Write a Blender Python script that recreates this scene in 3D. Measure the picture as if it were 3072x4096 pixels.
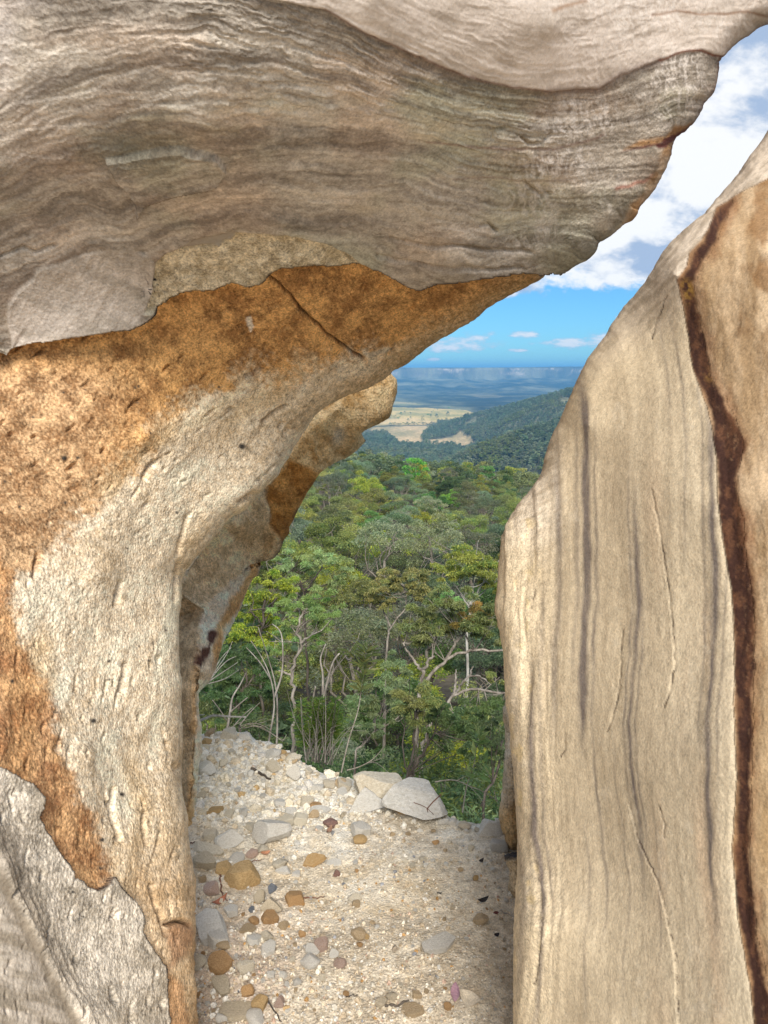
import bpy, bmesh, math, random
import numpy as np
from mathutils import Vector, Matrix, Quaternion

for _o in list(bpy.data.objects):
    bpy.data.objects.remove(_o)
scene = bpy.context.scene
COL = scene.collection

# ------------------------------------------------------------------ camera
PITCH = math.radians(10.9)
CAM = np.array([0.0, 0.0, 1.5])
FPX = 4096 * 26.0 / 36.0
cam_data = bpy.data.cameras.new('camera')
cam = bpy.data.objects.new('camera', cam_data)
COL.objects.link(cam)
cam.location = CAM
cam.rotation_euler = (math.radians(90) - PITCH, 0, 0)
cam_data.sensor_fit = 'VERTICAL'
cam_data.sensor_height = 36.0
cam_data.sensor_width = 27.0
cam_data.lens = 26.0
cam_data.clip_start = 0.05
cam_data.clip_end = 90000
scene.camera = cam

# ------------------------------------------------------------------ world, sun, exposure
SUN_EL, SUN_AZ = math.radians(41), math.radians(174)      # azimuth: from +Y towards +X
SKY_STRENGTH = 0.12
world = bpy.data.worlds.new('World')
scene.world = world
world.use_nodes = True


def build_sky():
    nt = world.node_tree
    nt.nodes.clear()
    N, L = nt.nodes, nt.links

    def val(x, sock):
        if isinstance(x, (int, float)):
            sock.default_value = x
        else:
            L.new(x, sock)

    def m(op, a, b=0.0, c=None, clamp=False):
        n = N.new('ShaderNodeMath')
        n.operation = op
        n.use_clamp = clamp
        val(a, n.inputs[0])
        val(b, n.inputs[1])
        if c is not None:
            val(c, n.inputs[2])
        return n.outputs[0]

    def mix(f, a, b):
        n = N.new('ShaderNodeMix')
        n.data_type = 'RGBA'
        val(f, n.inputs[0])
        for x, s in ((a, n.inputs[6]), (b, n.inputs[7])):
            if isinstance(x, tuple):
                s.default_value = (*x, 1)
            else:
                L.new(x, s)
        return n.outputs[2]

    def ss(x, lo, hi):
        n = N.new('ShaderNodeMapRange')
        n.interpolation_type = 'SMOOTHSTEP'
        val(x, n.inputs[0])
        n.inputs[1].default_value = lo
        n.inputs[2].default_value = hi
        return n.outputs[0]

    def noise(vec, scale, detail=6, rough=0.55, dist=0.0):
        n = N.new('ShaderNodeTexNoise')
        n.inputs['Scale'].default_value = scale
        n.inputs['Detail'].default_value = detail
        n.inputs['Roughness'].default_value = rough
        n.inputs['Distortion'].default_value = dist
        L.new(vec, n.inputs['Vector'])
        return n.outputs[0]

    def comb(x, y, z):
        n = N.new('ShaderNodeCombineXYZ')
        val(x, n.inputs[0]); val(y, n.inputs[1]); val(z, n.inputs[2])
        return n.outputs[0]

    tc = N.new('ShaderNodeTexCoord')
    sep = N.new('ShaderNodeSeparateXYZ')
    L.new(tc.outputs['Generated'], sep.inputs[0])
    X, Y, Z = sep.outputs
    sky = N.new('ShaderNodeTexSky')
    sky.sky_type = 'NISHITA'
    sky.sun_disc = False
    sky.sun_elevation = SUN_EL
    sky.sun_rotation = SUN_AZ
    sky.altitude = 700
    sky.air_density = 1.0
    sky.dust_density = 0.3
    sky.ozone_density = 2.5
    blue = N.new('ShaderNodeMix')
    blue.data_type = 'RGBA'
    blue.blend_type = 'MULTIPLY'
    blue.inputs[0].default_value = 1.0
    L.new(sky.outputs[0], blue.inputs[6])
    blue.inputs[7].default_value = (0.185, 0.38, 0.54, 1)
    # cloud sheet above, thinning to clear blue near the horizon
    zz = m('MAXIMUM', Z, 0.0)
    hor = m('MAXIMUM', m('SQRT', m('ADD', m('MULTIPLY', X, X), m('MULTIPLY', Y, Y))), 0.05)
    el = m('DIVIDE', zz, hor)
    zp = m('ADD', zz, 0.55)
    cu, cv = m('DIVIDE', X, zp), m('DIVIDE', Y, zp)
    n1 = noise(comb(cu, cv, 1.7), 4.2, 9, 0.58, 0.15)
    n2 = noise(comb(cu, cv, 7.3), 9.5, 7, 0.62, 0.1)
    dens = m('ADD', m('MULTIPLY', n1, 0.65), m('MULTIPLY', n2, 0.35))
    cover = ss(el, 0.045, 0.115)
    thr = m('SUBTRACT', 0.78, m('ADD', m('MULTIPLY', cover, 0.38), m('MULTIPLY', ss(el, 0.14, 0.24), 0.12)))
    cl = ss(m('SUBTRACT', dens, thr), -0.02, 0.06)
    # small low clouds over the escarpment
    yy = m('MAXIMUM', Y, 0.02)
    gu, gv = m('DIVIDE', X, yy), m('DIVIDE', Z, yy)
    wob = noise(comb(m('MULTIPLY', gu, 1.0), m('MULTIPLY', gv, 3.2), 0.4), 26, 6, 0.62)
    wob2 = noise(comb(gu, m('MULTIPLY', gv, 2.5), 3.1), 60, 4, 0.6)
    best = None
    for (px, py, a, b) in ((1850, 1372, 150, 38), (1760, 1392, 110, 20), (2075, 1344, 75, 18), (2260, 1378, 165, 22),
                           (2390, 1355, 110, 26), (2050, 1405, 40, 8), (2330, 1452, 30, 6), (1725, 1440, 30, 7),
                           (2520, 1290, 120, 45), (1990, 1195, 60, 18)):
        u0 = (px - 1536) / FPX / math.cos(PITCH)
        v0 = (1478.4 - py) / FPX
        e = m('ADD', m('POWER', m('ABSOLUTE', m('DIVIDE', m('SUBTRACT', gu, u0), a / FPX)), 2.0),
              m('POWER', m('ABSOLUTE', m('DIVIDE', m('SUBTRACT', gv, v0), b / FPX)), 2.0))
        f = m('SUBTRACT', 1.0, e)
        best = f if best is None else m('MAXIMUM', best, f)
    low = m('ADD', m('MAXIMUM', best, -2.0), m('MULTIPLY', m('SUBTRACT', m('ADD', m('MULTIPLY', wob, 0.65), m('MULTIPLY', wob2, 0.35)), 0.5), 5.0))
    low = m('MULTIPLY', ss(low, -0.1, 1.1), ss(Y, 0.05, 0.2))
    low = m('MULTIPLY', low, 0.95)
    allc = m('MAXIMUM', cl, low)
    # bright billows and greyer bases
    n3 = noise(comb(cu, m('MULTIPLY', cv, 1.3), 4.4), 5.5, 8, 0.6, 0.1)
    bump = m('SUBTRACT', 1.0, m('POWER', m('DIVIDE', m('SUBTRACT', el, 0.205), 0.095), 2.0))
    shade = ss(m('ADD', n3, m('MULTIPLY', m('MAXIMUM', bump, -1.3), 0.08)), 0.45, 0.60)
    shade = m('MAXIMUM', shade, m('MULTIPLY', low, 0.8))
    k = 1.0 / SKY_STRENGTH
    grey = tuple(c * k for c in (0.225, 0.29, 0.40))
    white = tuple(c * k for c in (0.55, 0.555, 0.56))
    ccol = mix(shade, grey, white)
    col = mix(m('MULTIPLY', allc, 0.97), blue.outputs[2], ccol)
    bg = N.new('ShaderNodeBackground')
    bg.inputs[1].default_value = SKY_STRENGTH
    L.new(col, bg.inputs[0])
    out = N.new('ShaderNodeOutputWorld')
    L.new(bg.outputs[0], out.inputs[0])


build_sky()
sun_data = bpy.data.lights.new('sun', 'SUN')
sun_data.energy = 2.5
sun_data.angle = math.radians(24)
sun_data.color = (1.0, 0.93, 0.82)
sun = bpy.data.objects.new('sun', sun_data)
COL.objects.link(sun)
_sd = Vector((math.sin(SUN_AZ) * math.cos(SUN_EL), math.cos(SUN_AZ) * math.cos(SUN_EL), math.sin(SUN_EL)))
sun.rotation_euler = _sd.to_track_quat('Z', 'Y').to_euler()
sun.location = (0, 0, 40)

vs = scene.view_settings
vs.view_transform = 'Standard'
vs.look = 'None'
vs.gamma = 1.0
vs.use_curve_mapping = False
vs.exposure = 0.92
scene.render.engine = 'CYCLES'
cy = scene.cycles
cy.use_denoising = True
cy.max_bounces = 8
cy.diffuse_bounces = 5
cy.glossy_bounces = 2
cy.transmission_bounces = 2
cy.volume_bounces = 1
cy.transparent_max_bounces = 4
cy.caustics_reflective = False
cy.caustics_refractive = False

# ------------------------------------------------------------------ helpers
CP, SP = math.cos(PITCH), math.sin(PITCH)


def ray(px, py):
    cx = (np.asarray(px, float) - 1536) / FPX
    cyy = -(np.asarray(py, float) - 2048) / FPX
    return np.stack([cx + 0 * cyy, CP + cyy * SP, cyy * CP - SP], -1)


def at(px, py, d):
    return CAM + ray(px, py) * np.asarray(d, float)[..., None]


_rng = np.random.RandomState(11)
_PERM = _rng.permutation(4096).astype(np.int64)
_VAL = _rng.uniform(-1, 1, 4096).astype(np.float32)


def vnoise(x, y, z=0.0, seed=0):
    x = np.asarray(x, np.float64) + seed * 17.31
    y = np.asarray(y, np.float64) + seed * 5.77
    z = np.asarray(z, np.float64) + seed * 9.13 + np.zeros_like(x)
    ix, iy, iz = np.floor(x).astype(np.int64), np.floor(y).astype(np.int64), np.floor(z).astype(np.int64)
    fx, fy, fz = (x - ix), (y - iy), (z - iz)
    fx, fy, fz = fx * fx * (3 - 2 * fx), fy * fy * (3 - 2 * fy), fz * fz * (3 - 2 * fz)
    out = 0
    for dx in (0, 1):
        a = _PERM[(ix + dx) & 4095]
        wx = fx if dx else 1 - fx
        for dy in (0, 1):
            b = _PERM[(a + iy + dy) & 4095]
            wy = fy if dy else 1 - fy
            for dz in (0, 1):
                c = _PERM[(b + iz + dz) & 4095]
                out = out + _VAL[c] * (wx * wy * (fz if dz else 1 - fz))
    return out


def fbm(x, y, z=0.0, octv=4, gain=0.5, seed=0):
    out, a, f, tot = 0, 1.0, 1.0, 0.0
    for i in range(octv):
        out = out + a * vnoise(np.asarray(x) * f, np.asarray(y) * f, np.asarray(z) * f, seed + i * 3)
        tot += a
        a *= gain
        f *= 2.03
    return out / tot


def ridged(x, y, z=0.0, octv=4, seed=0):
    out, a, f, tot = 0, 1.0, 1.0, 0.0
    for i in range(octv):
        out = out + a * (1 - np.abs(vnoise(np.asarray(x) * f, np.asarray(y) * f, np.asarray(z) * f, seed + i * 3)) * 2)
        tot += a
        a *= 0.5
        f *= 2.1
    return out / tot


def sst(x, lo, hi):
    t = np.clip((x - lo) / (hi - lo), 0, 1)
    return t * t * (3 - 2 * t)


def lerp(a, b, t):
    t = np.asarray(t)[..., None]
    return np.asarray(a) * (1 - t) + np.asarray(b) * t


def inside(px, py, poly):
    res = np.zeros(np.shape(px), bool)
    n = len(poly)
    for i in range(n):
        x1, y1 = poly[i]
        x2, y2 = poly[(i + 1) % n]
        if y1 == y2:
            continue
        c = ((y1 > py) != (y2 > py)) & (px < (x2 - x1) * (py - y1) / (y2 - y1) + x1)
        res ^= c
    return res


def pdist(px, py, line, closest=False, maxd=None):
    """distance to a polyline, and optionally the nearest point"""
    best = np.full(np.shape(px), 1e12)
    if closest:
        cx, cyy = np.zeros(np.shape(px)), np.zeros(np.shape(px))
    for (x1, y1), (x2, y2) in zip(line[:-1], line[1:]):
        dx, dy = x2 - x1, y2 - y1
        L2 = dx * dx + dy * dy
        if L2 == 0:
            continue
        t = np.clip(((px - x1) * dx + (py - y1) * dy) / L2, 0, 1)
        qx, qy = x1 + t * dx, y1 + t * dy
        d2 = (px - qx) ** 2 + (py - qy) ** 2
        if closest:
            mm = d2 < best
            cx = np.where(mm, qx, cx)
            cyy = np.where(mm, qy, cyy)
        best = np.minimum(best, d2)
    if closest:
        return np.sqrt(best), cx, cyy
    return np.sqrt(best)


def sdist(px, py, poly):
    """signed distance to a closed polygon, positive inside"""
    d = pdist(px, py, list(poly) + [poly[0]])
    return np.where(inside(px, py, poly), d, -d)


def rbf(ctrl, px, py, dim=1, power=1.0):
    C = np.array(ctrl, float)
    A = np.sqrt((C[:, None, 0] - C[None, :, 0]) ** 2 + (C[:, None, 1] - C[None, :, 1]) ** 2) / 1000
    A = A ** power
    n = len(C)
    M = np.zeros((n + 3, n + 3))
    M[:n, :n] = A + np.eye(n) * 1e-6
    M[:n, n] = 1
    M[:n, n + 1] = C[:, 0] / 1000
    M[:n, n + 2] = C[:, 1] / 1000
    M[n:, :n] = M[:n, n:].T
    w = np.linalg.solve(M, np.concatenate([C[:, 2], [0, 0, 0]]))
    out = w[n] + w[n + 1] * px / 1000 + w[n + 2] * py / 1000
    for i in range(n):
        out = out + w[i] * (np.sqrt((px - C[i, 0]) ** 2 + (py - C[i, 1]) ** 2) / 1000) ** power
    return out


def densify(line, step=9, amp=3.0, seed=1, freq=1 / 26.0):
    out = []
    acc = 0.0
    for (x1, y1), (x2, y2) in zip(line[:-1], line[1:]):
        L = math.hypot(x2 - x1, y2 - y1)
        n = max(1, int(L / step))
        for i in range(n):
            t = i / n
            s = acc + L * t
            nx, ny = -(y2 - y1) / max(L, 1e-6), (x2 - x1) / max(L, 1e-6)
            o = amp * float(fbm(np.array([s * freq]), np.array([seed * 3.3]), 0.0, 3, 0.6, seed)[0])
            out.append((x1 + (x2 - x1) * t + nx * o, y1 + (y2 - y1) * t + ny * o))
        acc += L
    out.append(line[-1])
    return out


def new_mesh(name, V, F, smooth=True, cols=None, mats=None, mat_idx=None):
    """V (n,3); F list of arrays, each (m,k)"""
    me = bpy.data.meshes.new(name)
    if not isinstance(F, (list, tuple)):
        F = [F]
    F = [np.asarray(f, np.int32) for f in F if len(f)]
    me.vertices.add(len(V))
    me.vertices.foreach_set('co', np.asarray(V, np.float32).ravel())
    nl = sum(f.size for f in F)
    npoly = sum(len(f) for f in F)
    me.loops.add(nl)
    me.loops.foreach_set('vertex_index', np.concatenate([f.ravel() for f in F]))
    me.polygons.add(npoly)
    starts, tot = [], 0
    for f in F:
        k = f.shape[1]
        starts.append(tot + np.arange(len(f)) * k)
        tot += f.size
    me.polygons.foreach_set('loop_start', np.concatenate(starts).astype(np.int32))
    me.polygons.foreach_set('use_smooth', np.full(npoly, smooth, bool))
    if mat_idx is not None:
        me.polygons.foreach_set('material_index', np.asarray(mat_idx, np.int32))
    me.update(calc_edges=True)
    if cols is not None:
        c = np.asarray(cols, np.float32)
        if c.shape[1] == 3:
            c = np.concatenate([c, np.ones((len(c), 1), np.float32)], 1)
        a = me.color_attributes.new('col', 'FLOAT_COLOR', 'POINT')
        a.data.foreach_set('color', c.ravel())
    for mt in (mats or []):
        me.materials.append(mt)
    return me


def link(name, me, parent=None, loc=None):
    o = bpy.data.objects.new(name, me)
    COL.objects.link(o)
    if parent is not None:
        o.parent = parent
    if loc is not None:
        o.location = loc
    return o


def tag(o, label=None, cat=None, group=None, kind=None):
    if label:
        o['label'] = label
    if cat:
        o['category'] = cat
    if group:
        o['group'] = group
    if kind:
        o['kind'] = kind
    return o


# ------------------------------------------------------------------ materials
def mat_new(name):
    mt = bpy.data.materials.new(name)
    mt.use_nodes = True
    nt = mt.node_tree
    b = nt.nodes['Principled BSDF']
    return mt, nt, b


def nd(nt, typ, **kw):
    n = nt.nodes.new(typ)
    for k, v in kw.items():
        if k in n.inputs:
            n.inputs[k].default_value = v
        else:
            setattr(n, k, v)
    return n


def n_noise(nt, vec, scale, detail=4, rough=0.55):
    n = nd(nt, 'ShaderNodeTexNoise', Scale=scale, Detail=detail, Roughness=rough)
    if vec is not None:
        nt.links.new(vec, n.inputs['Vector'])
    return n.outputs[0]


def n_math(nt, op, a, b=0.0):
    n = nt.nodes.new('ShaderNodeMath')
    n.operation = op
    for x, s in ((a, n.inputs[0]), (b, n.inputs[1])):
        if isinstance(x, (int, float)):
            s.default_value = x
        else:
            nt.links.new(x, s)
    return n.outputs[0]


def n_range(nt, x, a, b, c, d):
    n = nd(nt, 'ShaderNodeMapRange')
    n.inputs[1].default_value, n.inputs[2].default_value = a, b
    n.inputs[3].default_value, n.inputs[4].default_value = c, d
    nt.links.new(x, n.inputs[0])
    return n.outputs[0]


def n_scale(nt, col, fac):
    n = nt.nodes.new('ShaderNodeVectorMath')
    n.operation = 'SCALE'
    nt.links.new(col, n.inputs[0])
    if isinstance(fac, (int, float)):
        n.inputs[3].default_value = fac
    else:
        nt.links.new(fac, n.inputs[3])
    return n.outputs[0]


def mat_rock(name, fine=230.0, strength=0.5, dist=0.006, grain=0.5, rough=0.9):
    """sandstone whose large colour zones come with the mesh; grain and fine relief from noise"""
    mt, nt, b = mat_new(name)
    tc = nd(nt, 'ShaderNodeTexCoord')
    at_ = nd(nt, 'ShaderNodeAttribute', attribute_name='col')
    v = tc.outputs['Object']
    g1 = n_noise(nt, v, fine, 3, 0.7)
    g2 = n_noise(nt, v, fine * 0.23, 4, 0.6)
    vor = nd(nt, 'ShaderNodeTexVoronoi', Scale=fine * 0.62)
    nt.links.new(v, vor.inputs['Vector'])
    gg = n_math(nt, 'ADD', n_math(nt, 'MULTIPLY', g1, 0.6), n_math(nt, 'MULTIPLY', g2, 0.4))
    fac = n_range(nt, gg, 0.34, 0.66, 1 - grain, 1 + grain)
    # grain follows alpha (how granular the stone is there)
    one = n_math(nt, 'ADD', 1.0, n_math(nt, 'MULTIPLY', n_math(nt, 'SUBTRACT', fac, 1.0), at_.outputs['Alpha']))
    col = n_scale(nt, at_.outputs['Color'], one)
    nt.links.new(col, b.inputs['Base Color'])
    b.inputs['Roughness'].default_value = rough
    b.inputs['Specular IOR Level'].default_value = 0.25
    h = n_math(nt, 'ADD', n_math(nt, 'MULTIPLY', gg, 1.0), n_math(nt, 'MULTIPLY', vor.outputs['Distance'], 0.55))
    h = n_math(nt, 'MULTIPLY', h, at_.outputs['Alpha'])
    bp = nd(nt, 'ShaderNodeBump', Strength=strength, Distance=dist)
    nt.links.new(h, bp.inputs['Height'])
    nt.links.new(bp.outputs[0], b.inputs['Normal'])
    return mt


def mat_foliage(name, vary=0.35):
    mt, nt, b = mat_new(name)
    at_ = nd(nt, 'ShaderNodeAttribute', attribute_name='col')
    oi = nd(nt, 'ShaderNodeObjectInfo')
    hs = nd(nt, 'ShaderNodeHueSaturation')
    nt.links.new(at_.outputs['Color'], hs.inputs['Color'])
    nt.links.new(n_range(nt, oi.outputs['Random'], 0, 1, 0.495, 0.535), hs.inputs['Hue'])
    r2 = n_math(nt, 'FRACT', n_math(nt, 'MULTIPLY', oi.outputs['Random'], 7.31))
    nt.links.new(n_range(nt, r2, 0, 1, 0.75, 1.1), hs.inputs['Saturation'])
    r3 = n_math(nt, 'FRACT', n_math(nt, 'MULTIPLY', oi.outputs['Random'], 13.7))
    nt.links.new(n_range(nt, r3, 0, 1, 1 - vary, 1 + vary), hs.inputs['Value'])
    nt.links.new(hs.outputs[0], b.inputs['Base Color'])
    b.inputs['Roughness'].default_value = 0.42
    b.inputs['Specular IOR Level'].default_value = 0.5
    tr = nd(nt, 'ShaderNodeBsdfTranslucent')
    nt.links.new(n_scale(nt, hs.outputs[0], 1.3), tr.inputs[0])
    mx = nd(nt, 'ShaderNodeMixShader')
    mx.inputs[0].default_value = 0.5
    nt.links.new(b.outputs[0], mx.inputs[1])
    nt.links.new(tr.outputs[0], mx.inputs[2])
    nt.links.new(mx.outputs[0], nt.nodes['Material Output'].inputs[0])
    return mt


def mat_noise(name, c1, c2, scale, bump=0.3, dist=0.01, rough=0.9, stretch=(1, 1, 1), vary=0.0, c3=None):
    mt, nt, b = mat_new(name)
    tc = nd(nt, 'ShaderNodeTexCoord')
    mp = nd(nt, 'ShaderNodeMapping')
    mp.inputs['Scale'].default_value = stretch
    nt.links.new(tc.outputs['Object'], mp.inputs[0])
    oi = nd(nt, 'ShaderNodeObjectInfo')
    addv = nt.nodes.new('ShaderNodeVectorMath')
    addv.operation = 'ADD'
    nt.links.new(mp.outputs[0], addv.inputs[0])
    nt.links.new(n_math(nt, 'MULTIPLY', oi.outputs['Random'], 37.0), addv.inputs[1])
    v = addv.outputs[0]
    n1 = n_noise(nt, v, scale, 5, 0.62)
    rp = nd(nt, 'ShaderNodeValToRGB')
    rp.color_ramp.elements[0].position = 0.34
    rp.color_ramp.elements[1].position = 0.66
    rp.color_ramp.elements[0].color = (*c1, 1)
    rp.color_ramp.elements[1].color = (*c2, 1)
    if c3:
        e = rp.color_ramp.elements.new(0.78)
        e.color = (*c3, 1)
    nt.links.new(n1, rp.inputs[0])
    n2 = n_noise(nt, v, scale * 6, 3, 0.7)
    f = n_range(nt, n2, 0.3, 0.7, 0.64, 1.28)
    if vary:
        f = n_math(nt, 'MULTIPLY', f, n_range(nt, oi.outputs['Random'], 0, 1, 1 - vary, 1 + vary))
    nt.links.new(n_scale(nt, rp.outputs[0], f), b.inputs['Base Color'])
    b.inputs['Roughness'].default_value = rough
    b.inputs['Specular IOR Level'].default_value = 0.25
    hh = n_math(nt, 'ADD', n_math(nt, 'MULTIPLY', n1, 0.6), n_math(nt, 'MULTIPLY', n2, 0.5))
    bp = nd(nt, 'ShaderNodeBump', Strength=bump, Distance=dist)
    nt.links.new(hh, bp.inputs['Height'])
    nt.links.new(bp.outputs[0], b.inputs['Normal'])
    return mt


M_OVER = mat_rock('sandstone_coarse', 225, 0.7, 0.006, 0.66)
M_STRIPE = mat_rock('sandstone_smooth', 260, 0.6, 0.0025, 0.5, 0.9)
M_BACK = mat_rock('sandstone_ochre', 140, 1.0, 0.011, 0.6)
M_LEAF = mat_foliage('foliage')
M_LEAF_NEAR = mat_foliage('foliage_near', 0.2)
M_BARK = mat_noise('gum_bark', (0.13, 0.105, 0.085), (0.40, 0.36, 0.31), 2.6, 0.5, 0.03, 0.85, (3, 3, 0.7), 0.2, (0.27, 0.15, 0.09))
M_BARK_DARK = mat_noise('dark_bark', (0.05, 0.042, 0.036), (0.17, 0.14, 0.115), 2.0, 0.7, 0.03, 0.9, (3, 3, 0.6), 0.2)
M_BARK_WHITE = mat_noise('white_bark', (0.36, 0.34, 0.31), (0.60, 0.58, 0.54), 1.8, 0.3, 0.01, 0.8, (3, 3, 0.7), 0.12)
M_DEADWOOD = mat_noise('dead_wood', (0.26, 0.225, 0.19), (0.50, 0.46, 0.40), 14, 0.4, 0.003, 0.85, (1, 1, 1), 0.15)
M_REDTWIG = mat_noise('red_twig', (0.10, 0.045, 0.03), (0.22, 0.11, 0.075), 30, 0.4, 0.002, 0.8)
# ------------------------------------------------------------------ big rocks
def grid_lines(lo, hi, c0, c1, step, grow=1.16):
    core = list(np.arange(c0, c1 + step, step))
    a, s = [core[0]], step
    while a[-1] > lo:
        s *= grow
        a.append(a[-1] - s)
    b, s = [core[-1]], step
    while b[-1] < hi:
        s *= grow
        b.append(b[-1] + s)
    return np.array(a[:0:-1] + core + b[1:])


def box_blur(A, r):
    for ax in (0, 1):
        P = np.concatenate([np.repeat(np.take(A, [0], ax), r + 1, ax), A, np.repeat(np.take(A, [-1], ax), r, ax)], ax)
        Cs = np.cumsum(P, ax)
        n = A.shape[ax]
        A = (np.take(Cs, np.arange(2 * r + 1, 2 * r + 1 + n), ax) - np.take(Cs, np.arange(0, n), ax)) / (2 * r + 1)
    return A


def relief(poly, sil, depth_fn, xs, ys, step, R=0.12, W=80.0, disp_fn=None, rings=None, centre=None):
    """A solid boulder: its seen face is a height field over the traced outline, its rim rolls back
    and closes behind at a real thickness."""
    PX, PY = np.meshgrid(xs, ys)
    keepv = inside(PX, PY, poly)
    q = keepv[:-1, :-1] & keepv[1:, :-1] & keepv[:-1, 1:] & keepv[1:, 1:]
    used = np.zeros_like(keepv)
    for dy in (0, 1):
        for dx in (0, 1):
            used[dy:dy + q.shape[0], dx:dx + q.shape[1]] |= q
    cnt = np.zeros(keepv.shape, int)
    for dy in (0, 1):
        for dx in (0, 1):
            cnt[dy:dy + q.shape[0], dx:dx + q.shape[1]] += q
    border = used & (cnt < 4)
    # inward direction
    f = box_blur(used.astype(float), 9)
    gy, gx = np.gradient(f)
    gl = np.sqrt(gx * gx + gy * gy) + 1e-9
    gx, gy = gx / gl, gy / gl
    bx, by = PX[border], PY[border]
    d, cx, cyy = pdist(bx, by, sil, True)
    snap = d < 2.2 * step
    PX = PX.copy(); PY = PY.copy()
    PX[border] = np.where(snap, cx, bx)
    PY[border] = np.where(snap, cyy, by)
    idx = np.flatnonzero(used.ravel())
    px, py = PX.ravel()[idx], PY.ravel()[idx]
    dd = np.full(px.shape, 1e9)
    coarse = sil[::2] + [sil[-1]]
    near = np.ones(px.shape, bool)
    dd[near] = pdist(px[near], py[near], coarse)
    dep = depth_fn(px, py)
    qq = np.clip(dd / W, 0, 1)
    dep = dep + R * (1 - np.sqrt(np.clip(1 - (1 - qq) ** 2, 0, 1)))
    V = at(px, py, dep)
    remap = np.full(PX.size, -1)
    remap[idx] = np.arange(len(idx))
    J, I = np.nonzero(q)
    nx = PX.shape[1]
    base = J * nx + I
    Q = remap[np.stack([base, base + nx, base + nx + 1, base + 1], 1)]
    if disp_fn is not None:
        Nn = vert_normals(V, Q)
        V = V + Nn * disp_fn(px, py, V, dd)[:, None]
    # skirt
    e = {}
    E = np.concatenate([Q[:, [0, 1]], Q[:, [1, 2]], Q[:, [2, 3]], Q[:, [3, 0]]])
    key = np.sort(E, 1)
    kk = key[:, 0].astype(np.int64) * (len(V) + 1) + key[:, 1]
    u, first, c = np.unique(kk, return_index=True, return_counts=True)
    BE = E[first[c == 1]]
    bv = np.unique(BE)
    bmap = np.full(len(V), -1)
    bmap[bv] = np.arange(len(bv))
    gxf, gyf = gx.ravel()[idx][bv], gy.ravel()[idx][bv]
    fwd = np.array([0, CP, -SP])
    db = (V[bv] - CAM) @ fwd
    if rings is None:
        rings = ((0.03, 4), (0.10, 22), (0.24, 70), (0.5, 160), (0.9, 300))
    Vs, Fs = [V], [Q]
    src = [np.arange(len(V))]
    off = len(V)
    prev = bv
    for t, a in rings:
        W_ = at(px[bv] + gxf * a, py[bv] + gyf * a, db + t)
        jit = fbm(W_[:, 0] * 4, W_[:, 1] * 4, W_[:, 2] * 4, 3, 0.5, 5)
        W_ = W_ + fwd * (jit * 0.25 * t)[:, None]
        cur = off + np.arange(len(bv))
        Vs.append(W_)
        src.append(bv)
        A, B = bmap[BE[:, 0]], bmap[BE[:, 1]]
        Fs.append(np.stack([prev[B], prev[A], cur[A], cur[B]], 1))
        prev = cur
        off += len(bv)
    if centre is not None:
        Vs.append(at(np.array([centre[0]]), np.array([centre[1]]), np.array([centre[2]])))
        src.append(np.array([0]))
        A, B = bmap[BE[:, 0]], bmap[BE[:, 1]]
        T = np.stack([prev[B], prev[A], np.full(len(A), off)], 1)
    else:
        T = np.zeros((0, 3), int)
    V = np.concatenate(Vs)
    src = np.concatenate(src)
    return dict(px=px[src], py=py[src], V=V, Q=np.concatenate(Fs), T=T, nface=len(Q), dd=dd[src])


def vert_normals(V, Q, face=True):
    n = np.cross(V[Q[:, 2]] - V[Q[:, 0]], V[Q[:, 3]] - V[Q[:, 1]])
    N = np.zeros_like(V)
    for k in range(4):
        for c in range(3):
            N[:, c] += np.bincount(Q[:, k], n[:, c], len(V))
    N /= np.linalg.norm(N, axis=1, keepdims=True) + 1e-12
    if face and np.mean(np.einsum('ij,ij->i', N, CAM - V)) < 0:
        N = -N
    return N


def split_mesh(name, R, cols, mask, mat):
    """the faces chosen by mask (per vertex, majority) as a mesh of their own"""
    fq = mask[R['Q']].sum(1) >= 2
    ft = mask[R['T']].sum(1) >= 2 if len(R['T']) else np.zeros(0, bool)
    Q, T = R['Q'][fq], R['T'][ft]
    u = np.unique(np.concatenate([Q.ravel(), T.ravel()]))
    if 'N' not in R:
        R['N'] = vert_normals(R['V'], R['Q'], False)
    mp = np.full(len(R['V']), -1)
    mp[u] = np.arange(len(u))
    me = new_mesh(name, R['V'][u], [mp[Q], mp[T]], True, cols[u], [mat])
    me.normals_split_custom_set_from_vertices(R['N'][u].tolist())
    return me


def groove(px, py, lines, width, jit=7):
    g = np.zeros(px.shape)
    for ln in lines:
        ln = densify(ln, 14, jit, int(ln[0][0]) % 97, 1 / 40.0)
        x0, x1 = min(p[0] for p in ln) - 60, max(p[0] for p in ln) + 60
        y0, y1 = min(p[1] for p in ln) - 60, max(p[1] for p in ln) + 60
        m = (px > x0) & (px < x1) & (py > y0) & (py < y1)
        if not m.any():
            continue
        d = pdist(px[m], py[m], ln)
        g[m] = np.maximum(g[m], np.exp(-(d / width) ** 2))
    return g


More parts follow.
